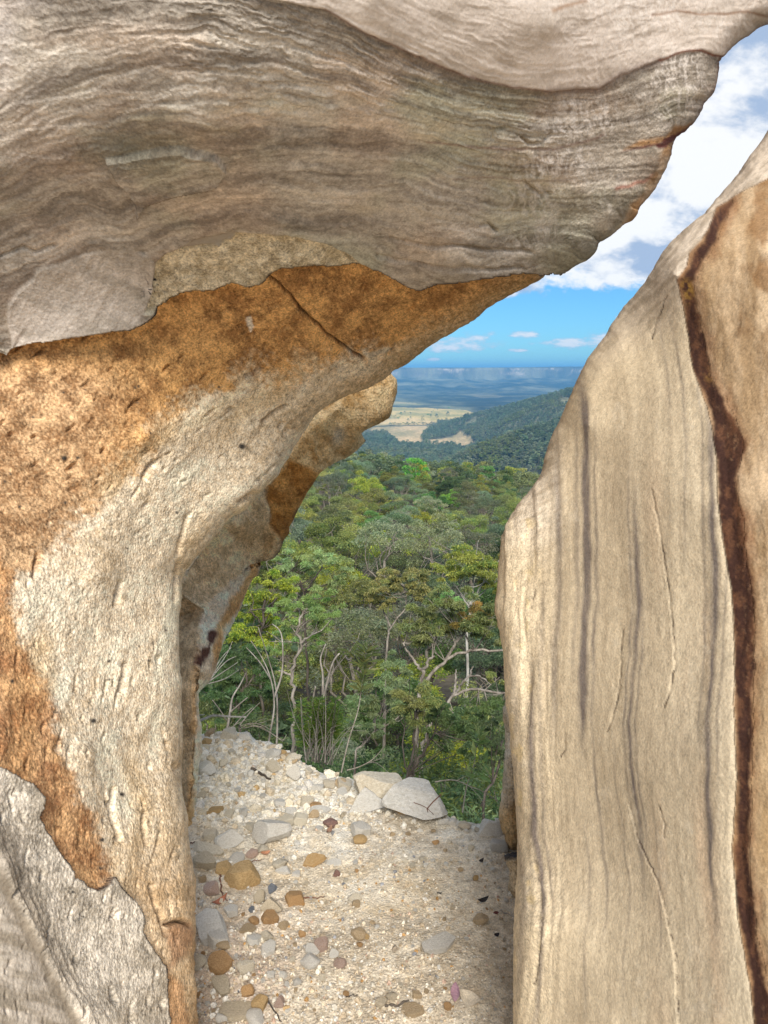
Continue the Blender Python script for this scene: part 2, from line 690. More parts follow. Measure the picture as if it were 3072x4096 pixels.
# ---- the overhang: grey banded roof over an ochre and cream wall
LIP = [(5200, -900), (4300, -420), (3600, -120), (3300, 10), (3072, 95), (3030, 112), (3001, 134), (2957, 163), (2925, 187), (2894, 223), (2875, 247), (2873, 279), (2863, 315),
       (2857, 347), (2841, 378), (2812, 413), (2802, 441), (2783, 468), (2765, 494), (2736, 520), (2697, 549), (2681, 589),
       (2678, 615), (2657, 667), (2636, 704), (2610, 752), (2578, 788), (2536, 836), (2523, 862), (2486, 875), (2463, 893),
       (2420, 920), (2369, 943), (2340, 987), (2279, 1019), (2217, 1059), (2152, 1121), (2102, 1146), (2015, 1189), (1950, 1225),
       (1892, 1276), (1848, 1298), (1791, 1334), (1747, 1363), (1704, 1392), (1624, 1457), (1574, 1479), (1537, 1515),
       (1467, 1548), (1400, 1572), (1369, 1582), (1301, 1624), (1260, 1661), (1233, 1698), (1206, 1739), (1179, 1780),
       (1152, 1834), (1125, 1875), (1118, 1902), (1084, 1936), (1030, 1983), (989, 2037), (935, 2064), (914, 2078), (887, 2112),
       (853, 2146), (813, 2190), (772, 2234), (738, 2275), (725, 2315), (721, 2370), (725, 2390), (714, 2458), (714, 2553),
       (718, 2654), (727, 2734), (723, 2815), (727, 2897), (725, 3005), (722, 3113), (727, 3179), (744, 3246), (752, 3271),
       (755, 3330), (763, 3385), (771, 3436), (774, 3471), (789, 3518), (787, 3615), (781, 3656), (784, 3707), (779, 3779),
       (769, 3820), (769, 3897), (781, 3963), (784, 4096), (790, 4500), (800, 5200), (810, 6600)]
SIL_O = densify(LIP, 8, 5.0, 3)
POLY_O = SIL_O + [(-3200, 6600), (-3200, -760), (1000, -700), (5200, -1250)]
BOUND_G = [(-900, 1480), (-300, 1420), (0, 1379), (46, 1354), (205, 1343), (348, 1318), (482, 1292), (564, 1241), (615, 1195), (676, 1154), (738, 1128), (850, 1123),
           (922, 1087), (984, 1108), (1045, 1082), (1081, 1041), (1117, 1020), (1168, 1015), (1250, 1012), (1322, 1020),
           (1383, 1012), (1455, 1010), (1494, 1012), (1552, 1045), (1595, 1070), (1653, 1092), (1678, 1095), (1711, 1077),
           (1762, 1059), (1834, 1063), (1892, 1053), (1979, 1050), (2051, 1041), (2123, 1048), (2181, 1030), (2217, 1037),
           (2268, 1015), (2300, 990), (2500, 960)]
BG = densify(BOUND_G, 9, 7, 8, 1 / 22.0)
POLY_GREY = BG + [(5500, 600), (5500, -3500), (-3500, -3500), (-3500, 1700)]
BOUND_B = [(-900, 2900), (-300, 3020), (0, 3079), (56, 3108), (123, 3143), (169, 3195), (172, 3215), (149, 3272), (200, 3343), (246, 3415), (287, 3477), (307, 3518),
           (359, 3553), (384, 3564), (420, 3538), (438, 3507), (477, 3564), (528, 3610), (558, 3656), (566, 3692), (556, 3733),
           (584, 3789), (615, 3830), (646, 3866), (651, 3922), (658, 4025), (661, 4096), (700, 4600), (740, 6600)]
BB = densify(BOUND_B, 9, 6, 12, 1 / 22.0)
POLY_BASE = BB + [(-3500, 6600), (-3500, 2700)]
POLY_TAN = [(560, 1200), (600, 1120), (625, 1010), (690, 975), (780, 966), (880, 955), (964, 892), (1060, 887), (1200, 905), (1330, 950), (1420, 985),
            (1500, 1010), (1560, 1060), (1400, 1100), (1100, 1100), (900, 1150), (700, 1180)]
POLY_LENS = [(20, 1180), (60, 1130), (130, 1080), (140, 1045), (230, 1020), (330, 985), (480, 955), (600, 975), (612, 1000), (600, 1150), (480, 1290), (200, 1338), (40, 1350), (10, 1250)]
POLY_FLAKE = [(424, 617), (463, 675), (500, 720), (540, 771), (545, 835), (580, 780), (700, 740), (860, 700), (900, 640), (860, 590), (720, 565), (560, 590), (450, 610)]
POLY_SCALE = [(690, 962), (790, 920), (930, 888), (948, 893), (900, 935), (820, 958), (730, 972)]
LINE_A = [(-1500, -400), (0, -200), (700, -90), (1110, 0), (1300, 37), (1480, 139), (1667, 222), (1850, 296), (2040, 343), (2190, 360), (2390, 350), (2480, 295), (2630, 240), (2700, 215), (2800, 200), (2894, 222)]
POLY_PALE = densify(LINE_A, 10, 8, 4, 1 / 30.0) + [(3400, 100), (5500, -800), (5500, -3500), (-3500, -3500), (-3500, -600)]
STRATA = []
for _s, _l in ((0.0, LINE_A),
               (0.36, [(0, 420), (200, 290), (400, 238), (600, 200), (900, 185), (1100, 212), (1400, 300), (1600, 370), (2000, 470), (2400, 470), (2700, 400)]),
               (0.72, [(0, 700), (150, 610), (400, 575), (700, 545), (900, 540), (1100, 515), (1400, 525), (1700, 560), (2100, 640), (2500, 640)]),
               (1.0, [(0, 960), (200, 900), (480, 855), (630, 780), (820, 710), (1060, 680), (1600, 700), (2000, 800), (2350, 800)]),
               (1.25, [(0, 1250), (130, 1090), (390, 970), (680, 920), (970, 875), (1250, 885), (1600, 960), (1900, 985), (2300, 960)]),
               (1.45, [(0, 1375), (300, 1330), (600, 1200), (900, 1090), (1300, 1020), (1700, 1090), (2200, 1035)])):
    STRATA += [(x, y, _s) for x, y in _l]
CTRL_O = [(0, 4096, .98), (400, 4096, 1.16), (784, 4096, 1.45), (0, 3500, 1.04), (350, 3500, 1.24), (0, 3000, 1.12), (400, 3000, 1.33), (720, 3000, 1.66),
          (0, 2300, 1.24), (400, 2300, 1.45), (715, 2300, 1.82), (0, 1800, 1.38), (600, 1750, 1.58), (1180, 1750, 2.02), (900, 2000, 1.85),
          (0, 1420, 1.46), (600, 1330, 1.58), (1200, 1300, 1.72), (1600, 1420, 2.02), (1700, 1150, 1.76), (2150, 1090, 1.86), (1000, 1150, 1.57),
          (0, 1250, 1.40), (600, 1100, 1.48), (1200, 950, 1.45), (1800, 1000, 1.58), (2280, 1000, 1.78), (0, 650, 1.16), (800, 500, 1.10),
          (1500, 500, 1.20), (2100, 600, 1.42), (2600, 680, 1.72), (0, 0, 1.02), (800, 0, .97), (1500, 0, 1.02), (2200, 100, 1.22), (2700, 250, 1.55),
          (3030, 100, 1.66), (-1000, 0, .95), (-1000, 1500, 1.12), (-1000, 3000, .95), (-1000, 4500, .9), (-3000, 1000, .92), (-3000, 4000, .9),
          (0, -1000, .9), (1500, -1000, .9), (2800, -900, 1.3), (1500, -3000, .95), (-3000, -3000, .95), (5000, -3000, 1.3), (4800, -900, 1.55),
          (0, 5200, .88), (784, 5200, 1.28), (800, 6600, 1.15), (0, 6600, .86), (-3000, 6600, .85)]
CRACKS_O = [[(1045, 1082), (1110, 1120), (1160, 1170), (1200, 1225), (1250, 1270), (1300, 1320), (1360, 1360), (1400, 1390), (1440, 1415)]]
CRACKS_W = [[(487, 3153), (463, 3234), (470, 3300), (487, 3360)], [(605, 3543), (612, 3590), (625, 3640), (640, 3690), (658, 3738)],
            [(672, 3699), (700, 3690), (720, 3686), (745, 3694), (757, 3702)], [(735, 2070), (720, 2130), (700, 2200)], [(160, 2215), (155, 2260), (150, 2300)],
            [(980, 1500), (1010, 1490), (1040, 1470)], [(1060, 1690), (1090, 1660), (1140, 1620)], [(960, 2010), (990, 1985), (1010, 1970)],
            [(565, 1910), (590, 1870), (620, 1850)], [(490, 2660), (485, 2730), (490, 2760)], [(590, 3250), (585, 3320), (600, 3370)], [(480, 2330), (470, 2370), (465, 2420)],
            [(700, 2250), (690, 2330), (680, 2400)]]
# bedding cracks along the roof
CRACKS_R = [[(2080, 700), (2110, 730), (2150, 760), (2180, 755)], [(1900, 870), (1930, 860), (1960, 890)], [(2140, 780), (2170, 750), (2185, 752)],
            [(1500, 960), (1600, 985), (1750, 1010), (1900, 1025), (2050, 1015)], [(1550, 900), (1700, 940), (1900, 960), (2100, 960)],
            [(0, 1010), (90, 975), (130, 990), (210, 960)], [(1960, 540), (1970, 510), (2020, 500)], [(2075, 540), (2100, 560), (2150, 565), (2190, 530)]]


def sfield(px, py):
    return rbf(STRATA, np.clip(px, -300, 3200), np.clip(py, -300, 1600))


def over_masks(px, py):
    wx = px + 10 * fbm(px / 60, py / 60, 1.1, 3) + 26 * fbm(px / 260, py / 260, 4.1, 2)
    wy = py + 10 * fbm(px / 60, py / 60, 7.7, 3) + 26 * fbm(px / 260, py / 260, 9.3, 2)
    m = {}
    m['grey'] = inside(px, py, POLY_GREY)
    m['gd'] = pdist(px, py, BG[::2] + [BG[-1]])
    m['base'] = inside(px, py, POLY_BASE)
    m['bd'] = pdist(px, py, BB[::2] + [BB[-1]])
    m['tan'] = sst(sdist(wx, wy, POLY_TAN), -8, 8) * m['grey']
    m['lens'] = sst(sdist(wx * .6 + px * .4, wy * .6 + py * .4, POLY_LENS), -4, 4) * m['grey']
    m['flake'] = sst(sdist(px, py, POLY_FLAKE), -3, 3)
    m['scale'] = sst(sdist(px, py, POLY_SCALE), -4, 4)
    m['pale'] = sst(sdist(px, py, POLY_PALE), -6, 6) * m['grey']
    m['s'] = sfield(px, py)
    return m


_over_cache = {}


def wall_dirs(px, py):
    wx, wy = px + 60 * fbm(px / 300, py / 300, 3, 2), py + 60 * fbm(px / 300, py / 300, 8, 2)
    return ((wx * .62 + wy * .78) / 1000, (wx * .78 - wy * .62) / 1000, sst(py, 2750, 1850), (wx + 0.12 * wy) / 1000, wy / 1000)


def over_disp(px, py, V, dd):
    m = over_masks(px, py)
    _over_cache['m'] = m
    s, t = m['s'], px / 1000
    g = m['grey'].astype(float)
    X, Y, Z = V[:, 0], V[:, 1], V[:, 2]
    # grey roof: layered, with small scales and steps along the bedding
    sw = s + 0.05 * fbm(px / 140, py / 90, 3, 4, .6)
    lay = 0.0016 * fbm(sw * 58, t * 4.6, 0, 3, 0.6, 6) + 0.003 * fbm(s * 9, t * 2.0, 0, 3, .5, 2) + 0.0018 * ridged(sw * 26, t * 7, 0, 3, 4) * sst(fbm(px / 380, py / 200, 9, 3), -.3, .3) + 0.002 * fbm(X * 22, Y * 22, Z * 22, 4, .6, 11)
    scal = sst(fbm(sw * 52, t * 11, 0, 3, 0.6, 9), .04, .14) * 0.0021 * sst(fbm(px / 500, py / 300, 2, 3), -0.15, 0.3)
    ter = np.floor(s * 7 + 0.9 * fbm(px / 300, py / 200, 3, 3)) * 0.0013
    roof = lay + scal + ter + 0.010 * fbm(X * 5, Y * 5, Z * 5, 3, 0.5, 3)
    roof = roof * (1 - 0.7 * m['lens']) * (1 - .55 * m['pale']) + 0.012 * m['flake'] + 0.010 * m['lens'] - 0.007 * m['scale']
    roof = roof * (1 - 0.8 * m['scale']) + m['pale'] * 0.004 - m['tan'] * 0.016
    roof += 0.004 * m['lens'] * ridged((px + py * .5) / 90, (py - px * .4) / 300, 0, 3, 6)
    # fibrous pick marks on the right half of the roof
    fib = np.maximum(0, ridged(px / 17 + 1.8 * fbm(px / 60, py / 60, 0, 3), py / 52, 0, 3, 12)) * 0.0015 * sst(px + 0.25 * py, 2050, 2350)
    roof += fib
    roof -= 0.010 * groove(px, py, CRACKS_R, 5)
    # wall: granular, ribbed towards the upper right
    ru, rv, up, su, sv = wall_dirs(px, py)
    rib = ridged(ru * 8, rv * 2.6, 0, 4, 5) * up + ridged(su * 7, sv * 2.2, 0, 4, 7) * (1 - up)
    wall = 0.026 * fbm(X * 3.2, Y * 3.2, Z * 3.2, 3, 0.5, 21) + 0.0045 * rib + 0.004 * fbm(X * 16, Y * 16, Z * 16, 4, 0.6, 8)
    wall += 0.0019 * fbm(X * 60, Y * 60, Z * 60, 3, 0.6, 15)
    pn = fbm(ru * 60, rv * 16, 0, 2, 0.5, 31) * up + fbm(su * 60, sv * 14, 0, 2, 0.5, 31) * (1 - up)
    pits = np.maximum(0, pn - 0.45) * 0.04
    wall -= pits
    wall -= 0.016 * groove(px, py, CRACKS_W, 8) + 0.014 * groove(px, py, CRACKS_O, 6)
    step = 0.030 * np.exp(-m['gd'] / 260) * g            # the grey layer stands proud of the ochre one
    edge_s = np.where(m['base'], 0.010 * np.exp(-m['bd'] / 200), 0.0)
    # ribbed diagonal band in the lower left
    bu = (px - 0.42 * (py - 3320) * 1.0) / 100
    band = np.exp(-((px - (0.47 * (py - 3330) - 30)) / 75) ** 2) * (py > 3150)
    rib = 0.006 * ridged(bu * 2.6, py / 700, 0, 3, 17)
    smooth = sst(0.52 * (py - 3470) - px + 16 * fbm(px / 60, py / 60, 3, 4), -14, 34) * m['base']
    wall = wall + band * rib + edge_s - smooth * 0.011
    wall = wall * (1 - 0.55 * smooth)
    _over_cache['band'], _over_cache['smooth'] = band, smooth
    _over_cache['pits'] = pits
    out = np.where(m['grey'], roof + step, wall)
    return out * sst(dd, -20, 25)


def over_cols(R):
    px, py, V = R['px'], R['py'], R['V']
    m = over_masks(px, py)
    s, t = m['s'], px / 1000
    X, Y, Z = V[:, 0], V[:, 1], V[:, 2]
    # ---- grey roof
    sw = s + 0.05 * fbm(px / 140, py / 90, 3, 4, .6)
    st = 0.42 * fbm(s * 5 + .25 * fbm(px / 300, py / 300, 0, 3), t * 0.9, 0, 3, 0.5, 2) + 0.36 * fbm(sw * 22, t * 3.4, 0, 4, 0.6, 3)
    st = st + 0.42 * fbm(sw * 58, t * 4.6, 0, 3, 0.6, 6) + .2 * fbm(sw * 120, t * 12, 0, 2, .6, 9) + .24 * fbm(px / 34, py / 22, 4, 4, .65) + .22 * fbm(px / 11, py / 8, 6, 3, .7)
    for c, w, a in ((0.03, 0.05, -0.55), (0.14, .05, -.28), (0.30, 0.035, 0.42), (0.39, 0.03, -0.35), (0.62, .06, .18), (0.74, 0.05, -0.3), (0.98, 0.05, -0.42), (1.1, .04, .12), (1.2, 0.05, -0.36), (1.36, 0.06, -0.1)):
        st = st + a * np.exp(-((s + .03 * fbm(px / 160, py / 160, 0, 3) - c) / w) ** 2) * (0.75 + 0.6 * fbm(t * 2.2, s * 2, 0, 2, 0.5, int(c * 100)))
    k = sst(st, -0.62, 0.60)
    grey = lerp((0.175, 0.145, 0.115), (0.52, 0.455, 0.375), k)
    grey = lerp(grey, grey * np.array([1.06, 0.99, 0.95]), sst(fbm(px / 240, py / 130, 4, 4), -0.2, 0.4))
    grey = lerp(grey, grey * np.array([0.93, 1.0, 0.93]), sst(fbm(px / 340, py / 200, 8, 4), 0.0, 0.5))
    left = sst(px, 330, -60) * sst(py, 1300, 200)
    grey = lerp(grey, np.array([0.50, 0.44, 0.40]), 0.55 * left * sst(fbm(px / 130, py / 90, 3, 4), -0.4, 0.4))
    lens = lerp((0.335, 0.29, 0.24), (0.50, 0.44, 0.38), sst(fbm((px + 2.2 * py) / 300, (py - .45 * px) / 45, 0, 4, .6, 7), -0.4, 0.4))
    grey = lerp(grey, lens, m['lens'] * 0.85)
    pale = lerp((0.40, 0.335, 0.275), (0.60, 0.52, 0.45), sst(fbm(px / 120, py / 60, 2, 5, .6), -0.5, 0.5))
    grey = lerp(grey, pale, m['pale'])
    # lighter fibres on the right
    fibz = sst(px + 0.25 * py, 2050, 2350)
    fb = sst(ridged(px / 15 + 2.2 * fbm(px / 60, py / 60, 0, 3), py / 48, 0, 3, 12), 0.15, 0.8) * fibz
    fb *= sst(fbm(px / 210, py / 150, 6, 3), -0.35, 0.3)
    grey = lerp(grey, (0.66, 0.60, 0.54), fb * 0.62)
    tanc = lerp((0.36, 0.29, 0.185), (0.58, 0.50, 0.36), sst(fbm(px / 22, py / 22, 1, 4, .65), -0.45, 0.45))
    grey = lerp(grey, tanc, m['tan'])
    spk = sst(fbm(px / 9, py / 9, 5, 2), 0.33, 0.42) * np.exp(-((px - 600) / 42) ** 2 - ((py - 1120) / 60) ** 2)
    grey = lerp(grey, (0.02, 0.02, 0.025), np.clip(spk * 1.6, 0, 1))
    grey = lerp(grey, (0.27, 0.235, 0.19), m['scale'] * 0.8)
    # maroon line under the pale block and seams
    for ln, col, w, a in (([(1300, 37), (1480, 139), (1667, 222), (1850, 296), (2040, 343), (2190, 360)], (0.17, 0.105, 0.085), 7, 0.7),
                          ([(2190, 360), (2390, 350), (2480, 295), (2630, 240)], (0.15, 0.10, 0.085), 16, 0.6),
                          ([(2630, 240), (2700, 215), (2740, 205), (2800, 200), (2845, 218), (2894, 222)], (0.20, 0.075, 0.045), 5, 0.9),
                          ([(2600, 60), (2700, 45), (2800, 55), (2890, 55), (2980, 45), (3072, 60)], (0.22, 0.12, 0.07), 6, 0.7),
                          ([(2200, 45), (2260, 25), (2330, 5)], (0.25, 0.13, 0.06), 9, 0.6),
                          ([(1700, 550), (1850, 570), (2000, 580), (2200, 590), (2330, 560), (2400, 530)], (0.21, 0.13, 0.10), 5, 0.7),
                          ([(1800, 690), (1950, 685), (2080, 700), (2250, 705)], (0.21, 0.15, 0.12), 5, 0.6),
                          ([(2440, 740), (2500, 728), (2560, 715), (2590, 690)], (0.32, 0.12, 0.08), 7, 0.8)):
        g = groove(px, py, [ln], w)
        grey = lerp(grey, col, g * a)
    org = sst(sdist(px + 14 * fbm(px / 50, py / 50, 2, 3), py, [(2400, 940), (2475, 850), (2500, 800), (2560, 740), (2600, 660), (2625, 600), (2640, 560), (2760, 560), (2700, 780), (2480, 960)]), -14, 14)
    grey = lerp(grey, lerp((0.42, 0.24, 0.11), (0.62, 0.46, 0.31), sst(fbm((px + py) / 30, (py - px) / 90, 1, 4), -0.4, 0.3)), org * 0.9)
    org2 = sst(sdist(px, py + 8 * fbm(px / 40, py / 40, 6, 3), [(2480, 590), (2540, 555), (2640, 535), (2690, 490), (2765, 485), (2720, 530), (2640, 560), (2560, 575)]), -8, 8)
    grey = lerp(grey, (0.36, 0.19, 0.075), org2 * 0.85)
    mar = sst(sdist(px + 6 * fbm(px / 20, py / 20, 2, 3), py, [(2470, 600), (2560, 572), (2620, 562), (2635, 545), (2690, 530), (2770, 485), (2735, 525), (2695, 552), (2640, 585), (2610, 585), (2600, 570), (2540, 585)]), -5, 5)
    grey = lerp(grey, (0.115, 0.03, 0.03), mar * 0.92)
    rust = np.exp(-(R['dd'] / 9) ** 2) * (py < 620) * (px > 2650) * 0.5
    grey = lerp(grey, (0.26, 0.12, 0.08), rust)
    # ---- wall
    wx = px + 45 * fbm(px / 170, py / 170, 1.7, 4)
    wy = py + 45 * fbm(px / 170, py / 170, 5.2, 4)
    och = sdist(wx, wy, [(-3200, 1000), (2600, 900), (2250, 1100), (1900, 1270), (1640, 1370), (1450, 1395), (1330, 1420), (1200, 1445), (1000, 1515), (850, 1595), (660, 1665),
                         (615, 1780), (420, 1950), (300, 2080), (230, 2220), (120, 2290), (-3200, 2300)])
    och_m = sst(och + 90 * fbm(px / 70, py / 70, 3, 4) + 75 * fbm(px / 13, py / 13, 8, 3, .65), -60, 70)
    och2 = sdist(wx, wy, [(-3200, 2150), (0, 2200), (70, 2260), (95, 2450), (120, 2600), (205, 2740), (270, 2880), (300, 3050), (340, 3190), (395, 3290), (430, 3400), (445, 3530), (380, 3700), (-200, 3600), (-3200, 3300)])
    och2_m = sst(och2 + 34 * fbm(px / 50, py / 50, 6, 4) + 30 * fbm(px / 12, py / 12, 8, 3, .65), -30, 32)
    spk = fbm(px / 8, py / 8, 2, 3, .7)
    med = fbm(px / 70, py / 70, 3, 4)
    ochre = lerp((0.25, 0.13, 0.05), (0.585, 0.35, 0.145), sst(med + 0.75 * spk, -0.6, 0.6))
    brown = lerp((0.21, 0.12, 0.06), (0.55, 0.38, 0.23), sst(med * .8 + 0.95 * spk, -0.55, 0.6))
    lft = sst(px, 760, 250) * sst(py, 1350, 1560)
    ochre = lerp(ochre, brown, lft)
    ru, rv, up, su, sv = wall_dirs(px, py)
    strk = fbm(ru * 12, rv * 3, 0, 4, 0.55, 4) * up + fbm(su * 12, sv * 2.4, 0, 4, 0.55, 4) * (1 - up)
    pale = lerp((0.50, 0.405, 0.285), (0.72, 0.66, 0.555), sst(strk * 1.0 + 0.3 * med + .6 * spk + .15, -0.5, 0.55))
    warm = sst(fbm(ru * 7, rv * 1.5, 3, 3, .5, 9) * up + fbm(su * 7, sv * 1.1, 3, 3, .5, 9) * (1 - up), 0.0, 0.4)
    pale = lerp(pale, pale * np.array([0.95, 0.82, 0.60]), warm * 0.55)
    tanw = sst(py + 40 * fbm(px / 90, py / 90, 1, 3), 3250, 3620) * sst(px, 380, 600)
    pale = lerp(pale, lerp((0.40, 0.275, 0.155), (0.62, 0.485, 0.335), sst(med + .7 * spk, -.6, .6)), tanw * 0.85)
    wall = lerp(pale, ochre, och_m)
    lip_t = sst(R['dd'], 130, 20) * sst(px, 1100, 1500) * sst(px, 2300, 2000)
    wall = lerp(wall, lerp((0.38, 0.25, 0.12), (0.62, 0.47, 0.30), sst(strk + spk, -.6, .5)), lip_t * 0.7)
    org3 = lerp((0.27, 0.125, 0.05), (0.55, 0.335, 0.165), sst(med + .8 * spk, -.6, .6))
    wall = lerp(wall, org3, och2_m * 0.92)
    red = sst(sdist(wx, wy, [(665, 3705), (705, 3688), (760, 3700), (785, 3760), (720, 3830), (660, 3900), (670, 3800)]), -18, 18)
    wall = lerp(wall, (0.30, 0.165, 0.095), red * 0.75)
    low = sst(sdist(wx, wy, [(655, 3900), (720, 3950), (745, 4100), (770, 4600), (690, 4600), (655, 4096)]), -15, 15)
    wall = lerp(wall, (0.42, 0.24, 0.12), low * 0.75)
    band, smooth = np.exp(-((px - (0.47 * (py - 3330) - 30)) / 75) ** 2) * (py > 3150), sst(0.52 * (py - 3470) - px, -8, 14)
    based = lerp((0.36, 0.325, 0.275), (0.64, 0.60, 0.54), sst(med + 0.8 * spk, -0.65, 0.5))
    bu = (px - 0.42 * (py - 3320)) / 100
    based = lerp(based, lerp((0.25, 0.22, 0.185), (0.50, 0.46, 0.405), sst(ridged(bu * 2.6, py / 700, 0, 3, 17), -.1, .7)), band * .9)
    sm = lerp((0.29, 0.255, 0.21), (0.47, 0.43, 0.385), sst(fbm(px / 90 + py / 300, (py - .3 * px) / 28, 0, 4), -0.4, 0.4))
    sm = lerp(sm, (0.22, 0.19, 0.155), np.exp(-((0.52 * (py - 3470) - px - 18) / 22) ** 2))
    based = lerp(based, sm, smooth)
    wall = np.where(m['base'][:, None], based, wall)
    # dark line along the grey layer's edge, iron-dark lower rim, cracks and pebbles
    rim = np.exp(-(m['gd'] / 5.5) ** 2) * sst(px, 350, 560) * (0.35 + 0.65 * sst(fbm(px / 50, py / 50, 3, 3), -.2, .2))
    rimb = np.exp(-(m['bd'] / 5.0) ** 2) * sst(fbm(px / 60, py / 60, 8, 3), -.35, .0)
    ck = groove(px, py, CRACKS_W, 5) * 0.6 + groove(px, py, CRACKS_O, 4.5)
    ctop = groove(px, py, [[(672, 3699), (700, 3690), (720, 3686), (745, 3694), (757, 3702)]], 5)
    ck = np.clip(np.maximum(ck, ctop), 0, 1)
    wall = lerp(wall, (0.05, 0.03, 0.025), np.clip(np.maximum(ck * 0.8, rimb * 0.9), 0, 1))
    grey = lerp(grey, (0.06, 0.04, 0.035), rim * 0.9)
    wall = lerp(wall, (0.06, 0.03, 0.02), rim * 0.8)
    rs = np.random.RandomState(5)
    for x, y, r in [(257, 1833, 11), (390, 2877, 11), (970, 1787, 13), (62, 2720, 8), (510, 3173, 9), (418, 3357, 9), (435, 2645, 6), (880, 1550, 5)] + [(rs.uniform(0, 700), rs.uniform(1500, 3600), rs.uniform(3, 6)) for _ in range(36)]:
        wall = lerp(wall, (0.045, 0.042, 0.04), np.clip(1.6 * np.exp(-(((px - x) / r) ** 2 + ((py - y) / (r * .8)) ** 2)), 0, 1))
    wall = lerp(wall, (0.66, 0.62, 0.56), 0.85 * sst(sdist(px + 6 * fbm(px / 10, py / 10, 1, 3), py, [(985, 1262), (1000, 1258), (1012, 1300), (1000, 1325), (990, 1300)]), -5, 3))
    tag_w = sst(sdist(px + 8 * fbm(px / 15, py / 15, 1, 3), py, [(1445, 1400), (1530, 1375), (1580, 1385), (1520, 1410), (1470, 1425)]), -6, 8)
    wall = lerp(wall, (0.52, 0.47, 0.39), tag_w * .8)
    grey = np.minimum(grey * np.array([1.22, 1.235, 1.27]), .85)
    wall = np.minimum(wall * np.array([1.27, 1.21, 1.12]), .86)
    col = np.where(m['grey'][:, None], grey, wall)
    alpha = np.where(m['grey'], 0.52 + 0.48 * m['tan'] - .4 * m['scale'] - .3 * m['pale'], 1.0 - 0.55 * (smooth * m['base']))
    return np.concatenate([col, alpha[:, None]], 1), m


XS = grid_lines(-3150, 5150, -24, 3096, 5.0)
YS = grid_lines(-3150, 6550, -24, 4120, 5.0)
RO = relief(POLY_O, SIL_O, lambda x, y: rbf(CTRL_O, x, y), XS, YS, 5.0, 0.13, 90, over_disp, centre=(-500, 900, 1.85),
            rings=((0.03, 4), (0.08, 22), (0.16, 60), (0.26, 105), (0.38, 160)))
CO, MO = over_cols(RO)
over = bpy.data.objects.new('sandstone_overhang', None)
COL.objects.link(over)
over.location = (-0.6, 1.6, 0)
tag(over, 'huge sandstone overhang with grey banded roof curving into an ochre and cream wall', 'rock')


def child_world(name, me, parent):
    o = link(name, me, parent)
    o.matrix_parent_inverse = Matrix.Translation(-Vector(parent.location))
    return o


child_world('banded_roof', split_mesh('banded_roof', RO, CO, MO['grey'], M_OVER), over)
child_world('ochre_wall', split_mesh('ochre_wall', RO, CO, ~MO['grey'] & ~MO['base'], M_OVER), over)['label'] = 'ochre and cream coarse lower wall of the overhang'
child_world('grey_skin', split_mesh('grey_skin', RO, CO, MO['base'] & ~MO['grey'], M_OVER), over)['label'] = 'grey ribbed skin with dark iron edge at the wall foot'

# ---- the striped boulder on the right
RIGHT = [(6000, -2300), (4600, -1150), (3700, -250), (3300, 200), (3072, 515), (3038, 569), (2992, 631), (2954, 692), (2907, 746), (2861, 800), (2823, 854), (2784, 884), (2731, 927),
         (2685, 969), (2654, 1004), (2615, 1077), (2577, 1138), (2538, 1184), (2500, 1227), (2485, 1247), (2449, 1298), (2427, 1341), (2391, 1385),
         (2355, 1435), (2333, 1479), (2311, 1522), (2290, 1573), (2268, 1623), (2240, 1688), (2215, 1736), (2197, 1784), (2182, 1844),
         (2173, 1899), (2161, 1923), (2131, 1959), (2103, 2000), (2074, 2043), (2037, 2119), (2016, 2145), (2009, 2203), (2001, 2253),
         (1998, 2347), (1988, 2405), (1988, 2449), (1998, 2481), (2007, 2543), (2019, 2615), (2022, 2687), (2029, 2767), (2037, 2825),
         (2052, 2883), (2058, 3013), (2066, 3085), (2074, 3194), (2081, 3339), (2081, 3418), (2077, 3534), (2074, 3600), (2070, 3700), (2065, 3850), (2060, 4096), (2055, 5000), (2050, 6600)]
SIL_R = densify(RIGHT, 8, 4.0, 6)
POLY_R = SIL_R + [(6000, 6600)]
CTRL_R = [(2060, 4096, 1.37), (2075, 3300, 1.52), (2010, 2300, 1.66), (2190, 1800, 1.66), (2240, 1690, 1.66), (2500, 1230, 1.62), (2870, 790, 1.56), (3072, 515, 1.54), (3400, 100, 1.6),
          (2120, 3700, 1.28), (2130, 2500, 1.52), (2200, 2000, 1.58),
          (2400, 4096, 1.12), (2400, 3000, 1.28), (2400, 2200, 1.38), (2350, 1700, 1.52), (2560, 1500, 1.44), (2700, 1100, 1.40), (2850, 900, 1.42),
          (2780, 2000, 1.16), (2800, 3000, 1.03), (2800, 4096, .93), (3072, 2000, 1.04), (3072, 3000, .93), (3072, 1000, 1.22), (3072, 4096, .84),
          (4000, 3000, .84), (4000, 1500, .95), (4000, 0, 1.25), (6000, 3000, .84), (6000, -1500, 1.2), (3400, 5000, .8), (2050, 5000, 1.25), (2050, 6600, 1.1), (6000, 6600, .8)]
SEAM_L = [(3072, 730), (2985, 770), (2930, 800), (2869, 838), (2838, 915), (2807, 961), (2757, 1011), (2746, 1061), (2701, 1119), (2715, 1192), (2738, 1307), (2777, 1484),
          (2838, 1630), (2861, 1730), (2877, 1845), (2877, 1999), (2896, 2191), (2918, 2347), (2933, 2595), (2943, 2794), (2953, 3091), (2933, 3389),
          (2943, 3687), (2963, 3836), (2983, 3955), (2993, 4096), (3020, 5000), (3050, 6600)]
